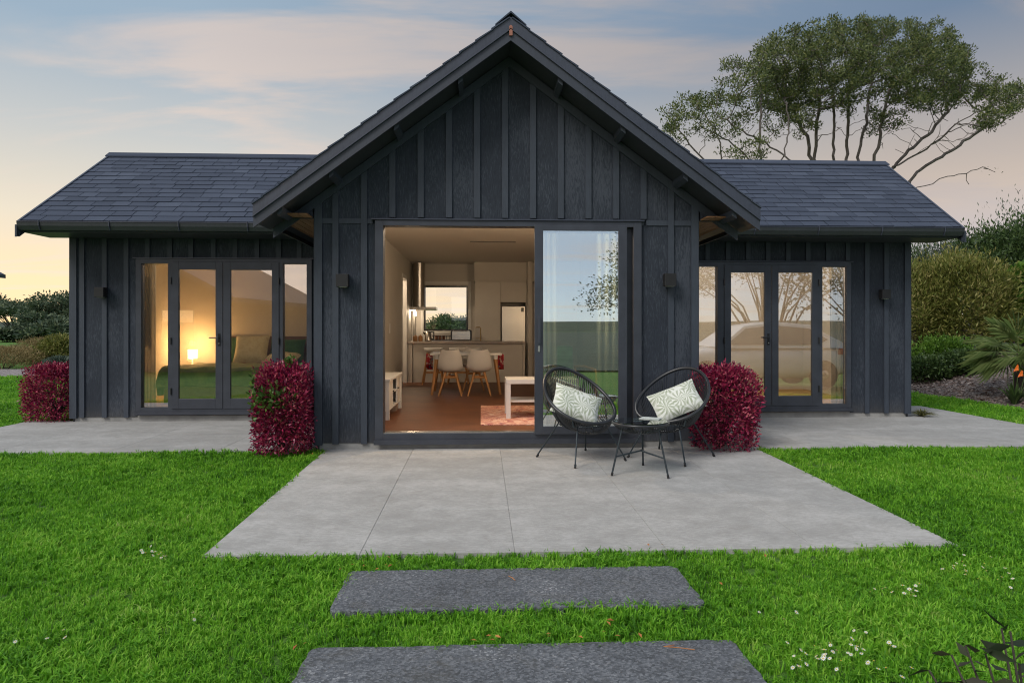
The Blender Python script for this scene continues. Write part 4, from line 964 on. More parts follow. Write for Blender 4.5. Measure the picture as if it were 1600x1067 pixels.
# draped cover: grid
m = MB(); nx, ny = 40, 34
for i in range(nx + 1):
    for j in range(ny + 1):
        x = -1.32 + 2.64 * i / nx; y = -1.38 + 1.7 * j / ny
        ox = max(0, abs(x) - .96); oy = max(0, -1.06 - y); z = .60 + .02 * math.sin(x * 9 + y * 3) * math.cos(y * 7) - ox * 1.25 - oy * 1.1
        xx = math.copysign(min(abs(x), .98 + ox * .12 + .02 * math.sin(y * 13)), x); yy = max(y, -1.09 - oy * .12 - .025 * math.sin(x * 12))
        m.v.append((xx, yy, max(z, .30 if oy > 0 else .12) + random.uniform(-.004, .004)))
for i in range(nx):
    for j in range(ny): a = i * (ny + 1) + j; m.f.append((a, a + ny + 1, a + ny + 2, a + 1)); m.m.append(0)
c = m.build('bed_cover', BEDGREEN, bd, smooth=True); md = c.modifiers.new('t', 'SOLIDIFY'); md.thickness = .025
box('headboard', (-.72, 1.11, .3), (1.05, 1.17, 1.08), HEADB, bd, .01)
def pillow_mesh(W, Hh, T, n=14, pinch=.06):
    m = MB()
    for side in (1, -1):
        k = len(m.v)
        for i in range(n + 1):
            for j in range(n + 1):
                u, v = i / n * 2 - 1, j / n * 2 - 1
                sx = 1 - pinch * (1 - v * v) ; sy = 1 - pinch * (1 - u * u)
                sx = 1 - pinch + pinch * v * v; sy = 1 - pinch + pinch * u * u
                h = ((1 - u ** 4) * (1 - v ** 4)) ** .6 * T / 2 * (1 + .08 * math.sin(u * 5 + v * 4))
                m.v.append((u * W / 2 * sx, v * Hh / 2 * sy, side * h))
        for i in range(n):
            for j in range(n):
                a = k + i * (n + 1) + j; q = (a, a + n + 1, a + n + 2, a + 1); m.f.append(q if side > 0 else q[::-1]); m.m.append(0)
    return m
def pillow(name, W, Hh, T, loc, rot, mat, label, cat='pillow', group=None, parent=None):
    o = pillow_mesh(W, Hh, T).build(name, mat, parent, smooth=True); o.location = loc; o.rotation_euler = rot
    if label: tag(o, label, cat, group)
    return o
pillow('pillow', .68, .5, .18, (-4.52, 13.33, .98), (R(72), 0, 0), PILLG, 'dark green pillow against the headboard behind the cream one', 'pillow', 'green bed pillows')
pillow('pillow', .68, .5, .18, (-3.72, 13.30, .95), (R(68), 0, R(-3)), PILLG, 'dark green pillow at the right side of the headboard', 'pillow', 'green bed pillows')
pillow('pillow', .62, .58, .2, (-4.30, 13.02, 1.0), (R(62), 0, R(4)), CREAM, 'large cream patterned cushion leaning on the bed pillows', 'cushion')
pillow('pillow', .60, .42, .2, (-3.68, 12.85, .83), (R(14), 0, 0), CREAM, 'flat cream cushion lying at the right edge of the bed', 'cushion')
q = at(301, 552, 13.3)
ns = empty('bedside_table', (q.x, 13.35, FZ), 0, 'small bedside table under the glowing lamp', 'bedside table'); box('top', (-.22, -.2, .5), (.22, .2, .53), WHITE, ns, .003); box('drawer', (-.2, -.19, .32), (.2, .18, .499), WHITE, ns)
for x in (-.2, .16):
    for y in (-.19, .14): box('leg', (x, y, 0), (x + .04, y + .04, .319), WHITE, ns)
tl = empty('bedside_lamp', (q.x, 13.3, FZ + .531), 0, 'glowing bedside lamp with a square cream shade', 'lamp')
m = MB(); m.lathe([(.06, 0), (.06, .015), (.012, .03), (.012, .15)], 16); m.build('lamp_base', WHITE, tl)
m = MB(); m.lathe([(.085, .13), (.088, .30)], 24); m.build('lamp_shade', LAMPSH, tl); light_pt(tl, (0, -.02, .42), 34, (1, .50, .16), .06); light_pt(tl, (0, -.14, .12), 5, (1, .56, .22), .05)
dl_ = downlight(-4.2, 11.0, 2.62, 55, 'round warm ceiling light added unseen as fill in the bedroom', 'lit ceiling lights')  # unseen fill light added for overall bedroom brightness
for c_ in dl_.children:
    if c_.type == 'LIGHT': c_.data.color = (1, .66, .36)

# ================================================================ PATIO FURNITURE
def acapulco(cx, cy, face, label):
    o = empty('string_chair', (cx, cy, gz(cy)), face, label, 'chair', 'black string chairs on the patio')
    # local: front is -Y
    n = 90; rim = []; low = []
    for k in range(n):
        a = 2 * math.pi * k / n; s, c = math.sin(a), math.cos(a)      # c=1 at back
        wdt = .395 * (1 - .07 * c)
        x = wdt * s; l = .445 * c
        y = .035 + l * .80; z = .665 + l * .60 + .035 * (s * s) * -1 + .02
        rim.append(Vector((x, y, z)))
        low.append(Vector((.105 * s, -.055 + .10 * c, .325 + .03 * c)))
    MB().tube(rim, .0185, 8, closed=True).build('rim', CORD, o, smooth=True)
    MB().tube(low[::3], .009, 6, closed=True).build('seat_ring', CORD, o)
    for k in range(0, n):
        if k % 9 == 8: pass
        a, b = rim[k], low[k]
        pts = []
        for q in range(7):
            t = q / 6; p = a.lerp(b, t); sag = math.sin(t * math.pi)
            out = Vector((a.x, a.y - .0, 0)); ol = out.length or 1; out /= ol
            p = p + Vector((0, 0, -1)) * sag * (.075 if a.z > .62 else .045) + out * sag * .035; pts.append(p)
        MB().tube(pts, .0046, 4, cap=False).build('cord', CORD, o)
    ring = [Vector((.235 * math.sin(2 * math.pi * k / 28), -.02 + .235 * math.cos(2 * math.pi * k / 28), .375)) for k in range(28)]
    MB().tube(ring, .008, 6, closed=True).build('support_ring', LEGM, o)
    for sx in (-1, 1):
        for sy in (-1, 1):
            foot = Vector((sx * .34, sy * .34, 0)); top = Vector((sx * .185, -.02 + sy * .165, .385)); idx = int(round((math.atan2(sx, sy) % (2 * math.pi)) / (2 * math.pi) * n)) % n
            lg = MB().tube([foot + Vector((0, 0, .01)), top], .0085, 6).build('leg', LEGM, o)
            MB().tube([foot, foot + (top - foot).normalized() * .035], .0125, 8).build('rubber_foot', BLACK, lg)
            rp = rim[idx]; MB().tube([top, top.lerp(rp, .5) + Vector((sx * .04, sy * .03, -.04)), rp], .007, 6).build('seat_strut', LEGM, o)
    return o
ch1 = acapulco(1.07, 7.30, R(30), 'black string chair beside the sliding door, turned to the right')
ch2 = acapulco(2.07, 7.35, R(-44), 'black string chair by the red bush, turned to the left')
for (cx, cy, fa, px, py, roll, lab) in ((1.07, 7.30, 30, 901, 632, -24, 'palm print cushion lying in the left string chair'), (2.07, 7.35, -44, 1057, 627, 27, 'palm print cushion standing in the right string chair')):
    q = at(px, py, cy - .1)
    o = pillow('cushion', .53, .37, .15, (0, 0, 0), (0, 0, 0), FERN, lab, 'cushion', 'palm print cushions')
    o.matrix_world = Matrix.Translation((q.x, cy - .08, q.z)) @ Matrix.Rotation(R(fa * .5), 4, 'Z') @ Matrix.Rotation(R(56), 4, 'X') @ Matrix.Rotation(R(roll), 4, 'Z')
tb = empty('glass_table', (1.565, 6.64, gz(6.64)), R(4), 'round glass side table between the two string chairs', 'table')
n = 48; R0 = .272; zt = .50
MB().tube([(R0 * math.sin(2 * math.pi * k / n), R0 * math.cos(2 * math.pi * k / n), zt - .012) for k in range(n)], .0125, 8, closed=True).build('rim', CORD, tb, smooth=True)
MB().lathe([(.255, zt - .004), (.262, zt + .0), (.262, zt + .006), (.258, zt + .008)], 48).build('glass_top', GL_T, tb)
for k in range(n):
    a = 2 * math.pi * k / n; s, c = math.sin(a), math.cos(a); pts = [(R0 * s, R0 * c, zt - .015), (.23 * s, .23 * c, zt - .065), (.15 * s, .15 * c, zt - .10), (.05 * s, .05 * c, zt - .115)]
    MB().tube(pts, .003, 4, cap=False).build('cord', CORD, tb)
for fx, fy in ((1.25, 6.51), (1.77, 6.37), (1.67, 6.97)):
    d = Vector((fx - 1.565, fy - 6.64, 0)); d.normalize(); rot = Matrix.Rotation(-R(4), 3, 'Z'); d = rot @ d
    foot = d * .335; top = d * .215 + Vector((0, 0, zt - .05)); lg = MB().tube([foot + Vector((0, 0, .005)), top], .0095, 8).build('leg', LEGM, tb)
    MB().tube([foot, foot + (top - foot).normalized() * .03], .012, 8).build('rubber_foot', BLACK, lg)
    MB().tube([foot.lerp(top, .40), Vector((0, 0, .215))], .008, 6).build('brace', LEGM, tb)
o = box('folded_magazine', (-.075, -.10, 0), (.075, .10, .006), plain('paper', (.6, .64, .6), .6, var=.2, scale=25)); o.location = (1.70, 6.78, gz(6.64) + zt + .009); o.rotation_euler = (0, 0, R(60)); tag(o, 'pale leaflet lying at the back edge of the glass table', 'leaflet')
# ================================================================ PLANTS
def lump(a, b, seed):
    return .5 * math.sin(a * 3.1 + seed) * math.cos(b * 2.7 + seed * 1.7) + .3 * math.sin(a * 7.3 - seed) * math.sin(b * 6.1 + seed)
def shrub(name, c, r, n, leaf, wid, mat, label, cat='shrub', box_=2.0, seed=1, group=None, twigs=24, depth=.25, core=True, up=.25, twig_mat=None, droop=0, rag=.0, parent=None):
    """leaf cloud on a superellipsoid shell; r=(rx,ry,rz), c = base centre"""
    o = empty(name, c, 0, label, cat, group)
    g = RNG.normal(size=(n, 3)); g = unit(g); g[:, 2] = np.where(g[:, 2] < -.75, -g[:, 2], g[:, 2]); e = box_
    s = (np.abs(g) ** e).sum(1) ** (-1 / e); d = g * s[:, None]
    ang = np.arctan2(g[:, 1], g[:, 0]); el = g[:, 2]
    lum = .5 * np.sin(ang * 3 + seed) * np.cos(el * 4 + seed * 1.7) + .35 * np.sin(ang * 7 - seed) * np.sin(el * 8 + seed) + .25 * np.sin(ang * 13 + 2 * seed) * np.cos(el * 15)
    bl = 0
    if rag >= 1:
        for bd in unit(RNG.normal(size=(26, 3)) + np.array([0, 0, .5])): bl = np.maximum(bl, np.maximum(0, 1 - np.arccos(np.clip(g @ bd, -1, 1)) / .42) ** .7 * RNG.uniform(.5, 1))
        bl = bl * .34 - .16
    sh = 1 + bl - depth * RNG.random(n) ** 2.0 + (.14 if e > 2.5 else .13) * lum + rag * np.maximum(0, RNG.normal(size=n)) * .12
    P = d * sh[:, None] * np.array(r); P[:, 2] += r[2]
    P = P[P[:, 2] > .01]; k = len(P)
    D = unit(P - np.array([0, 0, r[2]])) * .8 + RNG.normal(size=(k, 3)) * .55; D[:, 2] += up
    me = leaves_mesh('foliage', P, D, leaf * RNG.uniform(.6, 1.3, k), wid * RNG.uniform(.7, 1.2, k), .2, droop=droop)
    f = link('foliage', me, mat, o)
    m = MB()
    for q in range(twigs):
        a = random.uniform(0, 2 * math.pi); zz = random.uniform(.3, 1.85) * r[2]; k_ = random.uniform(.4, .85)
        hr = math.sqrt(max(0.05, 1 - ((zz - r[2]) / r[2]) ** 2)); end = Vector((math.cos(a) * r[0] * k_ * hr, math.sin(a) * r[1] * k_ * hr, zz))
        m.tube([(end.x * .12, end.y * .12, 0), (end.x * .4 + random.uniform(-.03, .03), end.y * .4, zz * .45), end], [.016 * r[2] + .004, .01 * r[2] + .003, .003], 4, cap=False)
    m.build('branches', twig_mat or DBARK, o)
    return o
# the clipped crimson bushes
def red_bush(name, px0, px1, pyt, pyb, Y, dy, label, n, seed):
    a, b = at(px0, pyb, Y), at(px1, pyt, Y); rx = (b.x - a.x) / 2 - .035; rz = (b.z - max(a.z, -.03)) / 2
    o = shrub(name, ((a.x + b.x) / 2, Y, max(a.z, -.04)), (rx, dy, rz), n, .044, .021, REDLEAF, label, 'shrub', 5.5, seed, 'clipped crimson bushes against the house', 90, .42, rag=.6)
    return o
rb1 = red_bush('crimson_bush', 402, 488, 578, 704, 7.98 - .15, .34, 'clipped crimson bush with green leaves through it, left of the gable', 15000, 1.3)
g2 = MB()
# green growth inside the middle bush
nb = 420; th = RNG.uniform(0, 1, nb); P = np.stack([RNG.normal(-.10, .13, nb), -.30 - RNG.uniform(0, .07, nb), .62 + RNG.normal(0, .10, nb)], 1)
P = np.clip(P, [-.26, -.42, .3], [.2, -.2, .85]); P2 = np.stack([RNG.normal(.05, .04, 40), RNG.uniform(-.1, .1, 40), RNG.uniform(.93, 1.05, 40)], 1)
P = np.concatenate([P[::2], P2]); D = RNG.normal(size=P.shape); D[:, 1] -= .6; D[:, 2] += .6
link('green_shoots', leaves_mesh('green_shoots', P, D, RNG.uniform(.05, .085, len(P)), RNG.uniform(.028, .045, len(P)), .2), GREENLEAF, rb1)['kind'] = 'stuff'
rb2 = red_bush('crimson_bush', 1076, 1176, 580, 698, 7.95, .36, 'clipped crimson bush behind the right string chair', 15000, 2.9)
rb3 = red_bush('crimson_bush', 48, 126, 574, 657, 10.75, .36, 'clipped crimson bush at the far left corner of the house', 11000, 4.4)
# grass spill at the right corner
def strap(name, c, n, L, wd, mat, label, cat, spread=.9, upz=1.0, seg=5, seed=3, arch=.9, group=None):
    rr = random.Random(seed); o = empty(name, c, 0, label, cat, group); m = MB()
    for i in range(n):
        a = rr.uniform(0, 2 * math.pi); l = L * rr.uniform(.6, 1.1); out = spread * rr.uniform(.15, 1.0); w_ = wd * rr.uniform(.7, 1.2)
        d = Vector((math.cos(a), math.sin(a), 0)); s = Vector((-math.sin(a), math.cos(a), 0)); k = len(m.v)
        for q in range(seg + 1):
            t = q / seg; p = d * l * out * t * (1 + .3 * t) + Vector((0, 0, 1)) * l * (upz * t - arch * out * t * t) + d * .02; ww = w_ * (math.sin(min(1, t * 1.15 + .12) * math.pi) ** .6 if t < 1 else 0.02)
            m.v += [tuple(p - s * ww / 2 + Vector((0, 0, ww * .25))), tuple(p), tuple(p + s * ww / 2 + Vector((0, 0, ww * .25)))]
        for q in range(seg):
            for e in (0, 1): b = k + q * 3 + e; m.f.append((b, b + 1, b + 4, b + 3)); m.m.append(0)
    m.build('leaves', mat, o); return o
p = at(1436, 640, 10.6); strap('grass_clump', (6.98, 10.52, 0), 160, .26, .012, m_leaf('dry_grass_leaf', [(.08, .08, .03), (.16, .17, .05), (.25, .22, .10)], .7), 'small straggly grass clump at the right corner of the house', 'grass clump', 1.1, .8)

# garden bed plants
def gp(px, Y): 
    q = at(px, 500, Y); return q.x
def on_bed(x, Y): return (x, Y, bedz(x, Y) - .02)
def zat(px, py, Y): return at(px, py, Y).z
def bush_px(name, px0, px1, pyt, Y, ry, n, leaf, wid, mat, label, seed, cat='shrub', bottom=None, **kw):
    a, b = at(px0, 500, Y).x, at(px1, 500, Y).x; cx = (a + b) / 2; z0 = bedz(cx, Y) - .05 if bottom is None else bottom; zt_ = zat((px0 + px1) / 2, pyt, Y)
    return shrub(name, (cx, Y, z0), ((b - a) / 2, ry, (zt_ - z0) / 2), n, leaf, wid, mat, label, cat, kw.pop('box_', 2.2), seed, **kw)
bush_px('olive_shrub', 1440, 1560, 408, 17.6, 1.5, 24000, .13, .034, OLIVELEAF, 'large rounded olive green shrub beside the right corner of the house', 2.1, rag=1, up=.7, depth=.4)
bush_px('olive_shrub', 1385, 1470, 425, 18.2, 1.2, 13000, .13, .034, OLIVELEAF, 'yellowish olive shrub partly hidden by the house corner', 5.1, rag=1, up=.7, depth=.4)
bush_px('leafy_shrub', 1545, 1680, 352, 20.0, 2.2, 16000, .14, .05, DARKLEAF, 'tall dark green shrub at the right edge of the photo', 3.2, rag=1.5, depth=.5)
bush_px('leafy_shrub', 1490, 1585, 372, 21.5, 1.8, 12000, .14, .05, DARKLEAF, 'dark green shrub rising behind the rounded olive one', 6.2, rag=1.6, depth=.5, up=.6)
bush_px('grey_green_shrub', 1425, 1520, 384, 22.5, 1.8, 9000, .13, .035, BLUELEAF, 'thin grey green shrub just right of the right gutter end', 7.7, rag=2.2, depth=.6, up=.9)
bush_px('grey_green_shrub', 1380, 1462, 396, 23.5, 1.8, 6000, .13, .035, DARKLEAF, 'dark green shrub half behind the house under the gutter', 1.7, rag=1.8, depth=.6, up=.9)
bush_px('grey_green_shrub', 1555, 1660, 338, 25.0, 1.8, 6000, .16, .04, BLUELEAF, 'tallest grey green shrub at the far right', 8.1, rag=2.2, depth=.6, up=.9)
bush_px('bright_shrub', 1436, 1512, 534, 16.0, .55, 6000, .09, .034, LIMELEAF, 'low bright green shrub in front of the olive one', 4.0, up=.9, rag=1.8, depth=.6)
bush_px('low_shrub', 1412, 1492, 560, 15.4, .5, 5000, .08, .045, DARKLEAF, 'low dark glossy groundcover shrub next to the house corner', 2.4, depth=.6, rag=1.5)
bush_px('low_shrub', 1476, 1546, 552, 15.2, .5, 5000, .08, .045, DARKLEAF, 'low dark glossy groundcover shrub under the palm', 3.4, depth=.6, rag=1.5)
bush_px('climbing_plant', 1565, 1650, 418, 17.0, .7, 1500, .24, .15, LIMELEAF, 'big-leaved bright green plant behind the palm', 9.3, depth=.6, twigs=30)
# fan palm with stiff radiating leaves
def fan_palm(px, py, Y, nl, Lf, label):
    q = at(px, py, Y); gzz = bedz(q.x, Y) - .02; o = empty('fan_palm', (q.x, Y, gzz), 0, label, 'palm'); h = q.z - gzz
    MB().tube([(0, 0, 0), (.02, 0, h * .5), (0, 0, h)], [.11, .09, .07], 8).build('trunk', DBARK, o)
    rr = random.Random(4)
    for i in range(nl):
        a = rr.uniform(0, 2 * math.pi) if i > 5 else R(150 + 25 * i); e = rr.uniform(-.55, 1.2); d = Vector((math.cos(a) * math.cos(e), math.sin(a) * math.cos(e), math.sin(e)))
        hub = Vector((0, 0, h)) + d * Lf * .42; m = MB(); m.tube([(0, 0, h), tuple(hub)], .012, 5)
        s = d.cross(Vector((0, 0, 1))).normalized(); u = s.cross(d)
        for k in range(26):
            b = (k / 25 - .5) * R(210); bd_ = (d * math.cos(b) + s * math.sin(b)).normalized(); L = Lf * .75 * (1 - .25 * abs(b)) * rr.uniform(.9, 1.1)
            mid = hub + bd_ * L * .55; tip = hub + bd_ * L - Vector((0, 0, 1)) * L * rr.uniform(.05, .3); sd2 = bd_.cross(u).normalized() * .013
            m.face([hub, mid + sd2, tip]); m.face([hub, tip, mid - sd2])
        m.build('frond', PALMLEAF, o)
    return o
fan_palm(1592, 552, 12.5, 19, .88, 'small fan palm with stiff spiky leaves in the garden bed')
p = at(1585, 600, 11.9); fx = strap('strap_leaved_plant', on_bed(p.x, 11.9), 60, .62, .05, DARKLEAF, 'strap-leaved plant with orange flowers at the right edge', 'plant', .55, .95, seed=9)
ORG = plain('orange_petal', (.80, .16, .01), .5)
for k, (dx, dz) in enumerate(((-.06, .62), (.16, .58), (.02, .52), (.30, .50))):
    m = MB(); m.tube([(dx * .3, 0, 0), (dx, -.05, dz)], .008, 4)
    m.build('flower_stem', DARKLEAF, fx)
    m = MB()
    for q in range(4): a = -.4 + q * .4; m.face([(dx, -.05, dz), (dx + .03 + .02 * q, -.07, dz + .03), (dx + .10 * math.cos(a), -.06, dz + .02 + .12 * math.sin(a + .8)), (dx + .02, -.05, dz + .05)])
    m.build('flower', ORG, fx)
p = at(1560, 640, 12.3)

# far left: heath, green shrub, dark pines
bush_px('heath_shrub', -60, 72, 543, 24.5, 1.0, 9000, .10, .02, BROWNLEAF, 'wide brown heath bush beyond the left lawn', 3.1, bottom=-.05, up=1.0, depth=.5)
bush_px('heath_shrub', 30, 100, 532, 27.0, 1.0, 6000, .10, .02, BROWNLEAF, 'taller thin brown bush behind the gravel strip', 6.1, bottom=-.05, up=1.0, rag=1.4, depth=.6)
bush_px('green_shrub', 66, 125, 528, 25.5, 1.0, 8000, .12, .04, OLIVELEAF, 'leafy green shrub beside the left wall, beyond the lawn', 8.3, bottom=-.05, depth=.5, rag=1)
bush_px('low_blue_shrub', 72, 118, 560, 24.0, .4, 3000, .12, .04, BLUELEAF, 'low blue green plant above the left crimson bush', 1.3, bottom=-.05)

# ---------------------------------------------------------------- trees by space colonisation
def colonise(stems, att, step, kill, infl, iters, seed):
    rg = np.random.default_rng(seed); nodes = []; par = []
    for st in stems:
        last = -1; pts = st['pts']; last = st.get('join', -1)
        for i in range(len(pts) - 1):
            a, b = np.array(pts[i]), np.array(pts[i + 1]); n = max(2, int(np.linalg.norm(b - a) / step))
            for k in range(n if i < len(pts) - 2 else n + 1):
                p = a + (b - a) * k / n + rg.normal(size=3) * .04; nodes.append(p); par.append(last); last = len(nodes) - 1
    nodes = [np.array(p) for p in nodes]; att = att.copy(); N0 = len(nodes)
    arr = np.array(nodes); dist = np.full(len(att), 1e9); near = np.zeros(len(att), int)
    for s in range(0, len(att), 500):
        d = np.linalg.norm(att[s:s + 500, None] - arr[None], axis=2); near[s:s + 500] = d.argmin(1); dist[s:s + 500] = d.min(1)
    alive = dist > kill; tips_seen = {}
    for it in range(iters):
        idx = np.where(alive & (dist < infl))[0]
        if len(idx) == 0: break
        acc = {}
        dirs = unit(att[idx] - arr[near[idx]])
        for j, d in zip(near[idx], dirs): acc.setdefault(int(j), []).append(d)
        new = []
        for j, ds in acc.items():
            v = np.mean(ds, 0) + rg.normal(size=3) * .16; l = np.linalg.norm(v)
            if l < .05: continue
            if tips_seen.get(j, 0) > 3: continue
            tips_seen[j] = tips_seen.get(j, 0) + 1
            new.append(arr[j] + v / l * step); par.append(j)
        if not new: break
        base = len(arr); arr = np.vstack([arr, np.array(new)])
        nn = arr[base:]; al = np.where(alive)[0]
        d = np.linalg.norm(att[al][:, None] - nn[None], axis=2); mn = d.min(1); am = d.argmin(1); upd = mn < dist[al]
        near[al[upd]] = base + am[upd]; dist[al[upd]] = mn[upd]; alive &= dist > kill
    return arr, np.array(par), N0
def limbs_mesh(arr, par, tip_r, expo, rmax, nside=5):
    n = len(arr); nch = np.zeros(n); 
    for p in par:
        if p >= 0: nch[p] += 1
    rad = np.zeros(n); acc = np.zeros(n)
    for i in range(n - 1, -1, -1):
        rad[i] = tip_r if nch[i] == 0 else acc[i] ** (1 / expo)
        if par[i] >= 0: acc[par[i]] += rad[i] ** expo
    rad = np.minimum(rad, rmax); mask = par >= 0; a = arr[par[mask]]; b = arr[mask]; ra = np.minimum(rad[par[mask]], rad[mask] * 1.35); rb = rad[mask]
    d = unit(b - a); ref = np.where(np.abs(d[:, 2:3]) > .9, np.array([[1., 0, 0]]), np.array([[0, 0, 1.]])); s = unit(np.cross(d, ref)); u = np.cross(s, d)
    V = []; 
    for q in range(nside):
        an = 2 * math.pi * q / nside; o_ = s * math.cos(an) + u * math.sin(an); V.append(a - d * ra[:, None] * .3 + o_ * ra[:, None]); V.append(b + d * rb[:, None] * .3 + o_ * rb[:, None])
    V = np.stack(V, 1); m = len(a); base = np.arange(m)[:, None] * (2 * nside); Fs = []
    for q in range(nside):
        q2 = (q + 1) % nside; Fs.append(np.concatenate([base + 2 * q, base + 2 * q2, base + 2 * q2 + 1, base + 2 * q + 1], 1))
    return np_mesh('limbs', V.reshape(-1, 3), np.concatenate(Fs, 0), smooth=True), rad, nch
def ell_points(ells, n_per, Y0, dY, rg):
    out = []
    for (px, py, rx, ry, den) in ells:
        n = int(n_per * den * rx * ry / 1000); g = rg.normal(size=(n, 3)); g = unit(g) * rg.random((n, 1)) ** (1 / 3.) * 1.12
        yo = rg.uniform(-dY, dY)
        for q in g:
            Y = Y0 + yo + q[1] * dY * .6; out.append(tuple(at(px + q[0] * rx, py + q[2] * ry, Y)))
    return np.array(out)
def big_tree(name, stems_px, ells, Y0, dY, label, seed, leaf=.15, dens=100, tip_r=.013, nleaf=48, rmax=.42, dead=()):
    rg = np.random.default_rng(seed); att = ell_points(ells, dens, Y0, dY, rg); nfol = len(att)
    if dead: att2 = ell_points(dead, dens, Y0, dY * .5, rg); att = np.vstack([att, att2])
    stems = []
    for st in stems_px:
        yo = rg.uniform(-.3, .3) * dY; pts = [tuple(at(px, py, Y0 + yo * (i / len(st)) * 1.2)) for i, (px, py) in enumerate(st)]
        if stems: pts[0] = stems[0]['pts'][0]; st_join = 0
        stems.append(dict(pts=pts, join=0 if stems else -1))
    arr, par, N0 = colonise(stems, att, .30, .40, 6.5, 140, seed)
    me, rad, nch = limbs_mesh(arr, par, tip_r, 2.35, rmax)
    root = stems[0]['pts'][0]; o = empty(name, (root[0], root[1], 0), 0, label, 'tree')
    me.transform(Matrix.Translation((-root[0], -root[1], 0))); link('trunk', me, BARK, o)
    thin = np.where((rad < tip_r * 2.6) & (np.arange(len(arr)) >= N0))[0]
    fol = att[:nfol]; keep = []
    for s in range(0, len(thin), 400):
        d = np.linalg.norm(arr[thin[s:s + 400]][:, None] - fol[None], axis=2).min(1); keep.append(thin[s:s + 400][d < .75])
    keep = np.concatenate(keep); C = arr[keep] - np.array([root[0], root[1], 0])
    C = C[rg.random(len(C)) < .80]
    k = len(C) * nleaf; cc = np.repeat(C, nleaf, 0); off = unit(rg.normal(size=(k, 3))) * rg.random((k, 1)) ** .5; off[:, 2] = off[:, 2] * .6 + .12
    P = cc + off * .36; D = off + rg.normal(size=(k, 3)) * .5; D[:, 2] += .5
    link('crown', leaves_mesh('crown', P, D, leaf * rg.uniform(.6, 1.3, k), leaf * .42 * rg.uniform(.6, 1.2, k), .15), PINELEAF, o)
    return o
mainA = [[(1318, 560), (1308, 300), (1303, 225), (1304, 160), (1292, 110)], [(1330, 540), (1322, 260), (1326, 170), (1330, 95)], [(1345, 540), (1365, 265), (1374, 220), (1384, 160), (1400, 110)],
         [(1275, 540), (1271, 270), (1262, 215), (1240, 175), (1225, 130)], [(1340, 550), (1338, 262), (1350, 200), (1362, 130)], [(1352, 540), (1384, 275), (1420, 235), (1455, 205), (1480, 175)],
         [(1300, 540), (1272, 250), (1276, 200), (1284, 140)], [(1360, 560), (1408, 305), (1432, 268), (1478, 240), (1520, 212), (1560, 185)], [(1370, 540), (1395, 262), (1450, 232), (1500, 190)]]
ellA = [(1532, 152, 26, 18, .55), (1545, 175, 22, 12, .4), (1215, 150, 45, 28, .8), (1250, 192, 24, 14, .45), (1300, 148, 40, 20, .55), (1415, 152, 45, 20, .6), (1200, 178, 20, 18, .5), (1370, 92, 150, 42, .22), (1260, 128, 85, 45, .32), (1450, 118, 80, 50, .28), (1215, 88, 38, 30, 1), (1268, 70, 50, 34, 1), (1335, 55, 55, 30, 1.1), (1405, 55, 60, 30, 1.1), (1462, 75, 45, 38, 1), (1500, 105, 24, 32, .8), (1235, 128, 45, 28, .9), (1300, 100, 55, 32, .8), (1385, 105, 65, 32, .9), (1450, 130, 50, 26, .9),
        (1500, 148, 26, 22, .7), (1255, 165, 30, 12, .5), (1378, 190, 20, 12, .6), (1432, 160, 34, 14, .6), (1560, 138, 34, 16, .8), (1590, 150, 26, 20, .8), (1578, 176, 15, 12, .4), (1210, 120, 24, 22, .6)]
big_tree('spreading_tree', mainA, ellA, 35, 3.6, 'huge spreading tree with many grey stems behind the right roof', 21, dead=[(1430, 215, 70, 25, .3), (1500, 205, 50, 22, .4), (1330, 185, 90, 40, .14), (1540, 195, 40, 20, .4), (1240, 200, 40, 30, .2)])
stB = [[(1195, 560), (1189, 270), (1187, 200), (1190, 150), (1185, 110)], [(1240, 560), (1250, 262), (1205, 228), (1160, 205), (1118, 178)], [(1200, 560), (1178, 255), (1140, 222), (1090, 195)], [(1175, 560), (1128, 258), (1122, 215), (1100, 180)], [(1210, 560), (1218, 262), (1232, 205), (1230, 165)], [(1190, 560), (1120, 262), (1085, 235), (1062, 205)]]
ellB = [(1055, 185, 22, 18, .5), (1078, 165, 25, 22, .5), (1110, 160, 28, 20, .9), (1108, 190, 22, 14, .7), (1145, 108, 22, 20, .35), (1140, 190, 16, 12, 1.0), (1155, 160, 22, 18, .9), (1180, 118, 22, 25, .9), (1192, 90, 16, 16, .7), (1148, 130, 28, 20, .35), (1048, 205, 14, 18, .4), (1230, 150, 22, 20, 1.0), (1228, 172, 16, 12, .8), (1152, 245, 14, 8, 1.0), (1195, 232, 10, 10, .7)]
big_tree('leaning_tree', stB, ellB, 32, 2.6, 'thinner tree left of the spreading one with sparse side branches', 8, nleaf=34, tip_r=.012, rmax=.3, dens=120, dead=[(1100, 215, 60, 25, .25), (1180, 200, 40, 40, .25)])
stC = [[(1395, 330), (1412, 300), (1440, 292), (1480, 275), (1515, 268)]]
big_tree('bare_branch_tree', [[(1385, 560), (1392, 330), (1412, 301), (1445, 290), (1480, 276), (1520, 268)]], [(1545, 264, 22, 8, .9)], 30, .6, 'nearly bare low branch reaching right above the right eave', 31, leaf=.10, dens=60, nleaf=2, tip_r=.014, rmax=.14, dead=[(1545, 264, 30, 9, 1.6), (1500, 292, 26, 4, .5)])

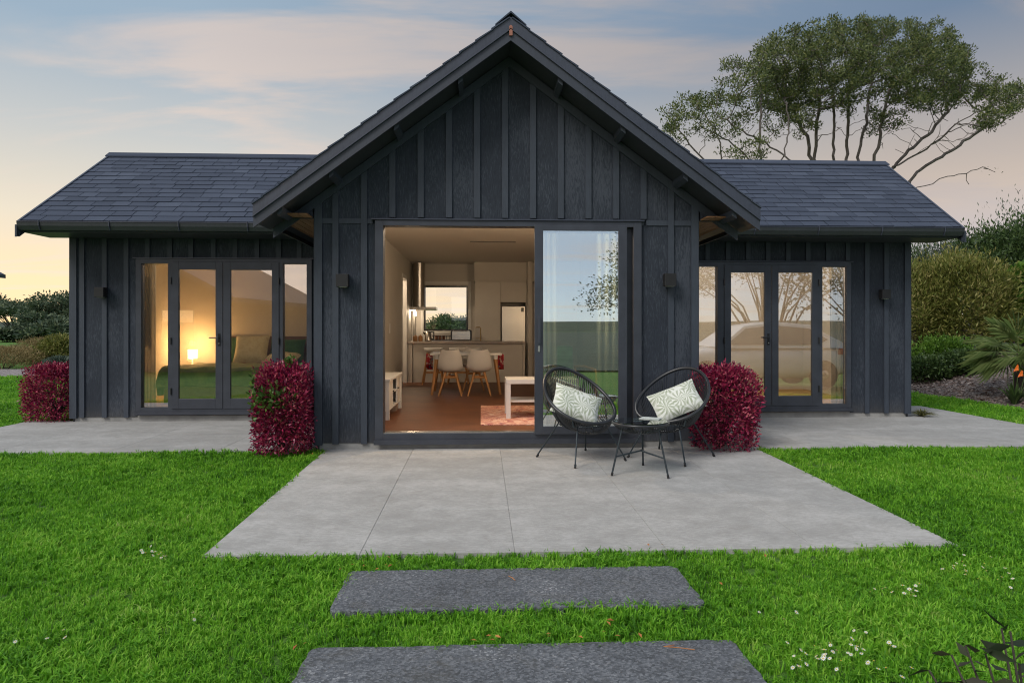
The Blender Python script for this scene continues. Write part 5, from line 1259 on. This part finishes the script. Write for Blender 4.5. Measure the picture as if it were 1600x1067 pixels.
# distant pines on the left and beyond the kitchen window: a crown of clumps over short trunks
def far_tree(name, x, y, h, wdt, seed, label, n=5200, low=.45, *, leaf=.5, group='dark pines beyond the garden', mat=None, tw=.018):
    rg = np.random.default_rng(seed); o = empty(name, (x, y, -.3), 0, label, 'tree', group)
    nc = 46; cs = np.stack([rg.normal(0, wdt * .30, nc), rg.normal(0, wdt * .22, nc), h * (low + (.95 - low) * rg.random(nc))], 1)
    cs[:, 2] -= .25 * h * (np.abs(cs[:, 0]) / (wdt * .6)) ** 2
    m = MB()
    for c in cs[::2]: m.tube([(c[0] * .08, 0, 0), (c[0] * .35, c[1] * .3, c[2] * .5), tuple(c)], [h * tw, h * tw * .6, h * tw * .15], 5, cap=False)
    m.build('trunk', DBARK, o)
    k = n; ci = rg.integers(0, nc, k); off = rg.normal(size=(k, 3)) * np.array([wdt * .085, wdt * .085, h * .045]); P = cs[ci] + off; D = off + rg.normal(size=(k, 3)) * .3; D[:, 2] += .2
    link('crown', leaves_mesh('crown', P, D, leaf * rg.uniform(.5, 1.2, k), leaf * .5 * rg.uniform(.6, 1.2, k), .1), mat or FARLEAF, o); return o
far = [(25, 470, 92, 1.0, 'flat-topped dark pine at the far left, sky showing below it'), (100, 458, 86, 1.0, 'tallest dark pine beside the left wall of the house'), (70, 490, 80, .8, 'rounded dark pine between the two taller ones at left'), (-25, 462, 95, 1.0, 'dark pine cut off by the left edge'), (10, 515, 70, .6, 'low dark tree under the flat-topped pine at left'), (50, 508, 72, .6, 'low dark tree above the brown heath at left'), (95, 500, 70, .7, 'low dark tree against the left wall')]
for i, (px, py, Y, ws, lab) in enumerate(far):
    q = at(px, py, Y); far_tree('pine_tree', q.x, Y, q.z + .3, (11 if i == 0 else 6.5 * ws), 40 + i, lab, 6500, (.68 if i in (0, 3) else .45), leaf=.42)
for i, (px, py, Y) in enumerate(((667, 505, 70), (684, 498, 60), (698, 491, 64), (712, 503, 72), (724, 493, 66))):
    q = at(px, py, Y); far_tree('pine_tree', q.x, Y, q.z + .3, 2.6, 60 + i, ['small tree at the left edge of the kitchen window view', 'leafy tree left of centre in the kitchen window', 'tallest tree seen through the kitchen window', 'low tree right of the tallest one in the kitchen window', 'tree at the right edge of the kitchen window view'][i], 1600, leaf=.28, group='trees seen through the kitchen window', mat=DARKLEAF if i in (1, 2) else BLUELEAF)
# trees behind the camera, seen only mirrored in the glass
far_tree('garden_tree', 10.2, -22, 8.0, 6.5, 81, 'dark tree mirrored at the right edge of the sliding glass', 22000, leaf=.17, group='trees mirrored in the glass')
far_tree('garden_tree', 17.5, -20, 11.0, 11, 82, 'broad tree mirrored in the right wing doors', 14000, leaf=.2, group='trees mirrored in the glass', tw=.008)
far_tree('garden_tree', 25, -22, 12.0, 10, 83, 'tree mirrored in the rightmost door pane', 6000, leaf=.35, group='trees mirrored in the glass', tw=.008)
far_tree('garden_tree', -21, -60, 5.0, 9, 84, 'low tree mirrored in the bedroom doors', 4000, leaf=.35, group='trees mirrored in the glass')

# dark leafy plant close to the camera, bottom right
def near_plant():
    rr = random.Random(12); o = empty('dark_leafy_plant', (1.52, 1.78, gz(1.78) - .04), 0, 'blurred dark purple-green plant in the bottom right corner', 'plant'); m = MB(); P, D = [], []
    for k in range(44):
        a = rr.uniform(0, 6.28); e = Vector((math.cos(a) * rr.uniform(.05, .40), math.sin(a) * rr.uniform(.05, .3), rr.uniform(.30, .66))); m.tube([(e.x * .1, e.y * .1, 0), (e.x * .5, e.y * .5, e.z * .6), tuple(e)], [.007, .005, .003], 5)
        for q in range(11):
            t = .35 + .65 * q / 10; p = Vector((e.x * t, e.y * t, e.z * (t * .9 + .1))); P.append(tuple(p)); b = rr.uniform(0, 6.28); D.append((math.cos(b), math.sin(b), rr.uniform(-.2, .7)))
    m.build('stems', DBARK, o)
    link('foliage', leaves_mesh('foliage', np.array(P), np.array(D), RNG.uniform(.05, .095, len(P)), RNG.uniform(.022, .036, len(P)), .25), m_leaf('purple_green_leaf', [(.012, .022, .012), (.03, .045, .022), (.06, .055, .035), (.04, .08, .02)], .5), o)
near_plant()

# ---------------------------------------------------------------- lawn
def in_hard(X, Y, mrg=.0):
    r = lambda a, b, c, d: (X > a - mrg) & (X < b + mrg) & (Y > c - mrg) & (Y < d + mrg)
    return (r(-1.78, 3.2, 4.43, 8.2) | r(-6.78, -1.9, 7.9, 10.7) | r(-6.2, 6.8, 10.5, 17.5) | r(2.5, 7.87, 7.8, 10.7) | r(6.7, 7.87, 10.5, 11.9) | r(7.8, 9.3, 7.8, 9.3) | r(-.775, 1.18, 3.59, 4.145) | r(-.775, 1.18, 2.62, 3.185) | r(-2.0, 2.6, 7.9, 17.3))
def build_lawn():
    tc_ = bpy.data.collections.new('grass_tufts')
    rr = random.Random(2)
    for v in range(8):
        m = MB()
        for b in range(11):
            a = rr.uniform(0, 6.28); r0 = rr.uniform(0, .028); bx_, by_ = math.cos(a) * r0, math.sin(a) * r0; h = rr.uniform(.028, .062); ln = rr.uniform(.1, .9); la = rr.uniform(0, 6.28); wd = rr.uniform(.0022, .0042)
            d = Vector((math.cos(la), math.sin(la), 0)); s = Vector((-d.y, d.x, 0)); b0 = Vector((bx_, by_, -.005)); k = len(m.v)
            mid = b0 + Vector((0, 0, h * .6)) + d * h * .22 * ln; tip = b0 + Vector((0, 0, h * (1 - .35 * ln))) + d * h * .85 * ln
            m.v += [tuple(b0 - s * wd), tuple(b0 + s * wd), tuple(mid + s * wd * .85), tuple(mid - s * wd * .85), tuple(tip)]
            m.f += [(k, k + 1, k + 2, k + 3), (k + 3, k + 2, k + 4)]; m.m += [0, 0]
        me = m.mesh('grass_tuft'); me.materials.append(GRASS); o = bpy.data.objects.new('grass_tuft', me); tc_.objects.link(o)
    pts, scl = [], []
    for (w0, w1, dens, sc, wmul) in ((1.9, 4.2, 1500, 1.0, 1), (4.2, 6.5, 1050, 1.1, 1), (6.5, 9.5, 620, 1.25, 1), (9.5, 15, 260, 1.5, 1), (15, 24, 110, 2.0, 1)):
        area = (w1 - w0) * 2 * (w1 * .86 + 1.0); n = int(area * dens); Wd = RNG.uniform(w0, w1, n); U = RNG.uniform(-1, 1, n) * (w1 * .86 + 1.0)
        ok = np.abs(U) < Wd * .82 + .8; U, Wd = U[ok], Wd[ok]; X = U * CT + Wd * ST; Y = Wd * CT - U * ST
        ok = ~in_hard(X, Y, -.012) & ~((X > 9.42) & (Y > 9.6)) & ~((Y > 20.2)) & ~((Y > 12) & (X > -5) & (X < 6))
        X, Y = X[ok], Y[ok]
        Z = np.array([gz(y) for y in Y]) - .033
        pts.append(np.stack([X, Y, Z], 1)); scl.append(sc * RNG.uniform(.7, 1.25, len(X)) * (1 + .25 * np.sin(X * 2.1 + Y) * np.cos(Y * 2.7 - X)))
    pts = np.concatenate(pts); scl = np.concatenate(scl)
    me = bpy.data.meshes.new('lawn'); me.vertices.add(len(pts)); me.vertices.foreach_set('co', pts.astype(np.float32).ravel())
    a1 = me.attributes.new('scl', 'FLOAT', 'POINT'); a1.data.foreach_set('value', scl.astype(np.float32))
    rot = np.stack([RNG.normal(0, .12, len(pts)), RNG.normal(0, .12, len(pts)), RNG.uniform(0, 6.283, len(pts))], 1)
    a2 = me.attributes.new('rot', 'FLOAT_VECTOR', 'POINT'); a2.data.foreach_set('vector', rot.astype(np.float32).ravel()); me.update()
    o = link('grass_lawn', me, GRASS); tag(o, kind='stuff')
    gn = bpy.data.node_groups.new('scatter_tufts', 'GeometryNodeTree'); gn.interface.new_socket('Geometry', in_out='INPUT', socket_type='NodeSocketGeometry'); gn.interface.new_socket('Geometry', in_out='OUTPUT', socket_type='NodeSocketGeometry')
    gi, go = gn.nodes.new('NodeGroupInput'), gn.nodes.new('NodeGroupOutput'); ip = gn.nodes.new('GeometryNodeInstanceOnPoints'); ci = gn.nodes.new('GeometryNodeCollectionInfo'); ci.inputs[0].default_value = tc_; ci.inputs['Separate Children'].default_value = True; ci.inputs['Reset Children'].default_value = True
    ip.inputs['Pick Instance'].default_value = True
    ns_ = gn.nodes.new('GeometryNodeInputNamedAttribute'); ns_.data_type = 'FLOAT'; ns_.inputs[0].default_value = 'scl'
    nr = gn.nodes.new('GeometryNodeInputNamedAttribute'); nr.data_type = 'FLOAT_VECTOR'; nr.inputs[0].default_value = 'rot'
    e2r = gn.nodes.new('FunctionNodeEulerToRotation')
    L_ = gn.links.new; L_(gi.outputs[0], ip.inputs['Points']); L_(ci.outputs[0], ip.inputs['Instance']); L_(ns_.outputs['Attribute'], ip.inputs['Scale']); L_(nr.outputs['Attribute'], e2r.inputs[0]); L_(e2r.outputs[0], ip.inputs['Rotation']); L_(ip.outputs[0], go.inputs[0])
    md = o.modifiers.new('scatter', 'NODES'); md.node_group = gn
build_lawn()

# daisies
dm = MB(); 
for k in range(9):
    a = k / 9 * 6.283; dm.face([(0, 0, 0), (.007 * math.cos(a - .25), .007 * math.sin(a - .25), .001), (.012 * math.cos(a), .012 * math.sin(a), .002), (.007 * math.cos(a + .25), .007 * math.sin(a + .25), .001)])
dm.lathe([(.0035, 0), (.003, .003), (.001, .004)], 6, mi=1); dm.tube([(0, 0, -.045), (0, 0, 0)], .001, 3, mi=2, cap=False)
dme = dm.mesh('daisy'); PET = plain('daisy_petal', (.80, .80, .78), .7); 
for mm in (PET, plain('daisy_eye', (.7, .5, .05), .7), GREENLEAF): dme.materials.append(mm)
def gdp(px, py):
    z = -.02; 
    for _ in range(4): d = (HC - z) * F / (py - HY); u = (px - 800) / F * d; Y = d * CT - u * ST; X = u * CT + d * ST; z = gz(Y) + .022
    return X, Y, z
groups = [((1395, 922), 22, 8, 9), ((1490, 885), 20, 10, 10), ((1550, 880), 30, 22, 9), ((1430, 922), 15, 8, 7), ((1280, 1022), 45, 18, 26), ((1330, 1000), 22, 22, 9), ((1390, 1015), 18, 8, 3), ((1230, 960), 50, 25, 3), ((1385, 1050), 50, 10, 5), ((240, 862), 22, 7, 11), ((255, 870), 10, 6, 4), ((60, 992), 25, 12, 4), ((310, 965), 30, 8, 2), ((1560, 905), 20, 10, 5)]
for (c, sx_, sy_, n) in groups:
    for _ in range(n):
        X, Y, z = gdp(c[0] + random.gauss(0, sx_ * .7), c[1] + random.gauss(0, sy_ * .7)); o = link('daisy', dme); o.location = (X, Y, z); o.rotation_euler = (random.uniform(-.5, .3) - .25, random.uniform(-.4, .4), random.uniform(0, 6)); s = random.uniform(.75, 1.15); o.scale = (s, s, s)
        tag(o, 'tiny white daisy flowering in the lawn', 'daisy', 'white daisies in the lawn')
# fallen leaves and needles
lf = MB(); lf.face([(-.02, 0, 0), (0, -.009, .004), (.022, 0, 0), (0, .009, .005)]); lme = lf.mesh('fallen_leaf'); lme.materials.append(m_leaf('fallen_leaf_tan', [(.30, .12, .03), (.5, .22, .06), (.35, .10, .04)], .7, .1))
for (px, py, sx_, sy_, n) in ((560, 884, 12, 4, 5), (640, 886, 40, 3, 5), (780, 998, 30, 4, 9), (860, 994, 60, 3, 6), (1000, 990, 40, 3, 6), (480, 1008, 20, 6, 4), (960, 965, 30, 12, 3), (1030, 850, 40, 4, 4), (500, 705, 8, 4, 5), (700, 870, 60, 5, 3), (1200, 930, 80, 40, 4)):
    for _ in range((n + 1) // 2):
        X, Y, z = gdp(px + random.gauss(0, sx_), py + random.gauss(0, sy_)); o = link('fallen_leaf', lme); o.location = (X, Y, z + .002); s = random.uniform(.45, .95); o.scale = (s, s, s); o.rotation_euler = (random.uniform(-.3, .3), random.uniform(-.3, .3), random.uniform(0, 6)); tag(o, 'dry orange-brown leaf fallen by the stepping slabs', 'leaf', 'fallen leaves')
def needle(px, py, L, a, label):
    X, Y, z = gdp(px, py); m = MB(); d = Vector((math.cos(a), math.sin(a), 0)); m.tube([(0, 0, 0), d * L * .5 + Vector((0, 0, .004)), d * L + Vector((0, .01, 0))], .0022, 4); m.tube([(0, 0, 0), (d.x * L * .4, d.y * L * .4 + L * .2, .002)], .0018, 4)
    o = m.build('dry_twig', lme.materials[0]); o.location = (X, Y, gz(Y) + .018); tag(o, label, 'twig', 'dry twigs on the slabs')
needle(1037, 1008, .14, R(-20), 'forked dry twig lying on the foreground stepping slab'); needle(805, 905, .07, R(120), 'short dry twig on the far stepping slab')

# ---------------------------------------------------------------- neighbouring houses
def neighbour(x, y, rz, label, wl=7, dl=9, h=2.5):
    o = empty('neighbouring_house', (x, y, 0), rz, label, 'house'); m = MB(); m.box((-wl / 2, -dl / 2, -.3), (wl / 2, dl / 2, h)); m.build('wall', CLAD, o)
    e = .6; rise = 1.9
    for s in (-1, 1):
        m = MB(); m.prism([(0, -dl / 2 - e, h + rise), (s * (wl / 2 + e), -dl / 2 - e, h - .2), (s * (wl / 2 + e), -dl / 2 - e, h - .02), (0, -dl / 2 - e, h + rise + .18)], (0, dl + 2 * e, 0)); m.build('roof', SHING, o)
    m = MB(); m.prism([(-wl / 2, -dl / 2, h), (wl / 2, -dl / 2, h), (0, -dl / 2, h + rise)], (0, dl, 0)); m.build('gable', CLAD, o)
    for s in (-1, 1):
        f = MB(); frame_rect(f, s * 1.6 - .7, s * 1.6 + .7, .9, 2.1, .06, dl / 2 + .001, dl / 2 + .05); f = f.build('window_frame', ALU, o); box('pane', (s * 1.6 - .64, dl / 2 + .002, .96), (s * 1.6 + .64, dl / 2 + .01, 2.04), GL_W, f)
    return o
q = at(9, 432, 35.0); neighbour(q.x - 4.1, 29.9, 0, 'neighbouring dark house whose roof corner shows at the left edge', 7, 9, q.z + .1)
neighbour(-12.2, -9.0, R(8), 'neighbouring dark house mirrored in the bedroom doors', 7, 8, 2.5)

# ---------------------------------------------------------------- white car parked outside the frame, mirrored in the right doors
def car():
    o = empty('white_car', (6.7, 4.25, gz(4.25)), 0, 'white hatchback mirrored in the glass of the right wing doors', 'car')
    CARW = plain('car_paint_white', (.78, .78, .77), .18, var=.01, spec=.6); TINT = plain('car_glass', (.03, .035, .04), .05, spec=.8); TAIL = plain('tail_light', (.45, .02, .02), .2)
    # sections along x (length 4.5), half width 0.9; outline height profile
    st = [(-2.25, .45, .72, .62), (-2.1, .28, .86, .80), (-1.6, .25, .96, .88), (-1.0, .22, 1.02, .90), (0, .22, 1.04, .91), (1.0, .22, 1.05, .91), (1.7, .25, 1.06, .89), (2.1, .30, 1.02, .82), (2.25, .45, .9, .7)]
    m = MB(); ring = 12
    for (x, zb, zt_, hw) in st:
        for k in range(ring):
            a = 2 * math.pi * k / ring + math.pi / ring; cx_ = math.copysign(abs(math.cos(a)) ** .45, math.cos(a)); sz = math.copysign(abs(math.sin(a)) ** .5, math.sin(a)); m.v.append((x, cx_ * hw, (zb + zt_) / 2 + sz * (zt_ - zb) / 2))
    for i in range(len(st) - 1):
        for k in range(ring): k2 = (k + 1) % ring; m.f.append((i * ring + k, i * ring + k2, (i + 1) * ring + k2, (i + 1) * ring + k)); m.m.append(0)
    m.f.append(tuple(range(ring))); m.f.append(tuple(range((len(st) - 1) * ring, len(st) * ring))[::-1]); m.m += [0, 0]
    b = m.build('body', CARW, o, smooth=True); sb_ = b.modifiers.new('s', 'SUBSURF'); sb_.levels = 1; sb_.render_levels = 2
    cab = [(-1.15, 1.0, .80), (-.45, 1.50, .62), (.3, 1.60, .60), (1.2, 1.52, .60), (1.95, 1.08, .74)]
    m = MB()
    for (x, z, hw) in cab: m.v += [(x, -.84 if z < 1.2 else -hw - .02, z), (x, .84 if z < 1.2 else hw + .02, z), (x, -.86, .98), (x, .86, .98)]
    for i in range(len(cab) - 1):
        a, c = i * 4, i * 4 + 4; m.f += [(a, a + 1, c + 1, c), (a + 2, a, c, c + 2), (a + 1, a + 3, c + 3, c + 1)]; m.m += [0, 0, 0]
    k = m.build('cabin', CARW, o, bevel=.04)
    for s in (-1, 1):
        def sp(x, z): t = (z - .98) / .55; return (x, s * (.872 - .225 * max(0, t)), z)
        for poly in ([(-.95, 1.06), (-.42, 1.44), (.25, 1.51), (.25, 1.06)], [(.32, 1.06), (.32, 1.51), (1.1, 1.44), (1.55, 1.18), (1.3, 1.06)]):
            m = MB(); m.prism([sp(x, z) for x, z in poly], (0, s * .012, 0)); m.build('side_window', TINT, o)
        m = MB(); m.prism([(1.78, s * .80, .82), (2.16, s * .78, .84), (2.12, s * .78, .98), (1.8, s * .82, .97)], (0, s * .06, 0)); m.build('tail_light', TAIL, o)
        m = MB(); m.prism([(-2.12, s * .70, .68), (-1.75, s * .86, .74), (-1.75, s * .86, .84), (-2.05, s * .72, .80)], (0, s * .04, 0)); m.build('headlight', STEEL, o)
        for x in (-1.4, 1.4):
            wz = MB(); wz.lathe([(.20, -.10), (.33, -.10), (.345, -.07), (.345, .07), (.33, .10), (.20, .10)], 28); w_ = wz.build('tyre', BLACK, o, smooth=False); w_.rotation_euler = (R(90), 0, 0); w_.location = (x, s * .82, .345)
            rm = MB(); rm.lathe([(.03, .02), (.05, .09), (.06, .09), (.21, .06), (.21, -.08)], 20); r_ = rm.build('rim', STEEL, o); r_.rotation_euler = (R(90) * (1 if s < 0 else -1), 0, 0); r_.location = (x, s * .84, .345)
        for x in (-.45, .75): m = MB(); m.tube([(x, s * .915, .90), (x + .2, s * .915, .91)], .014, 6); m.build('door_handle', CARW, o)
    return o
car()
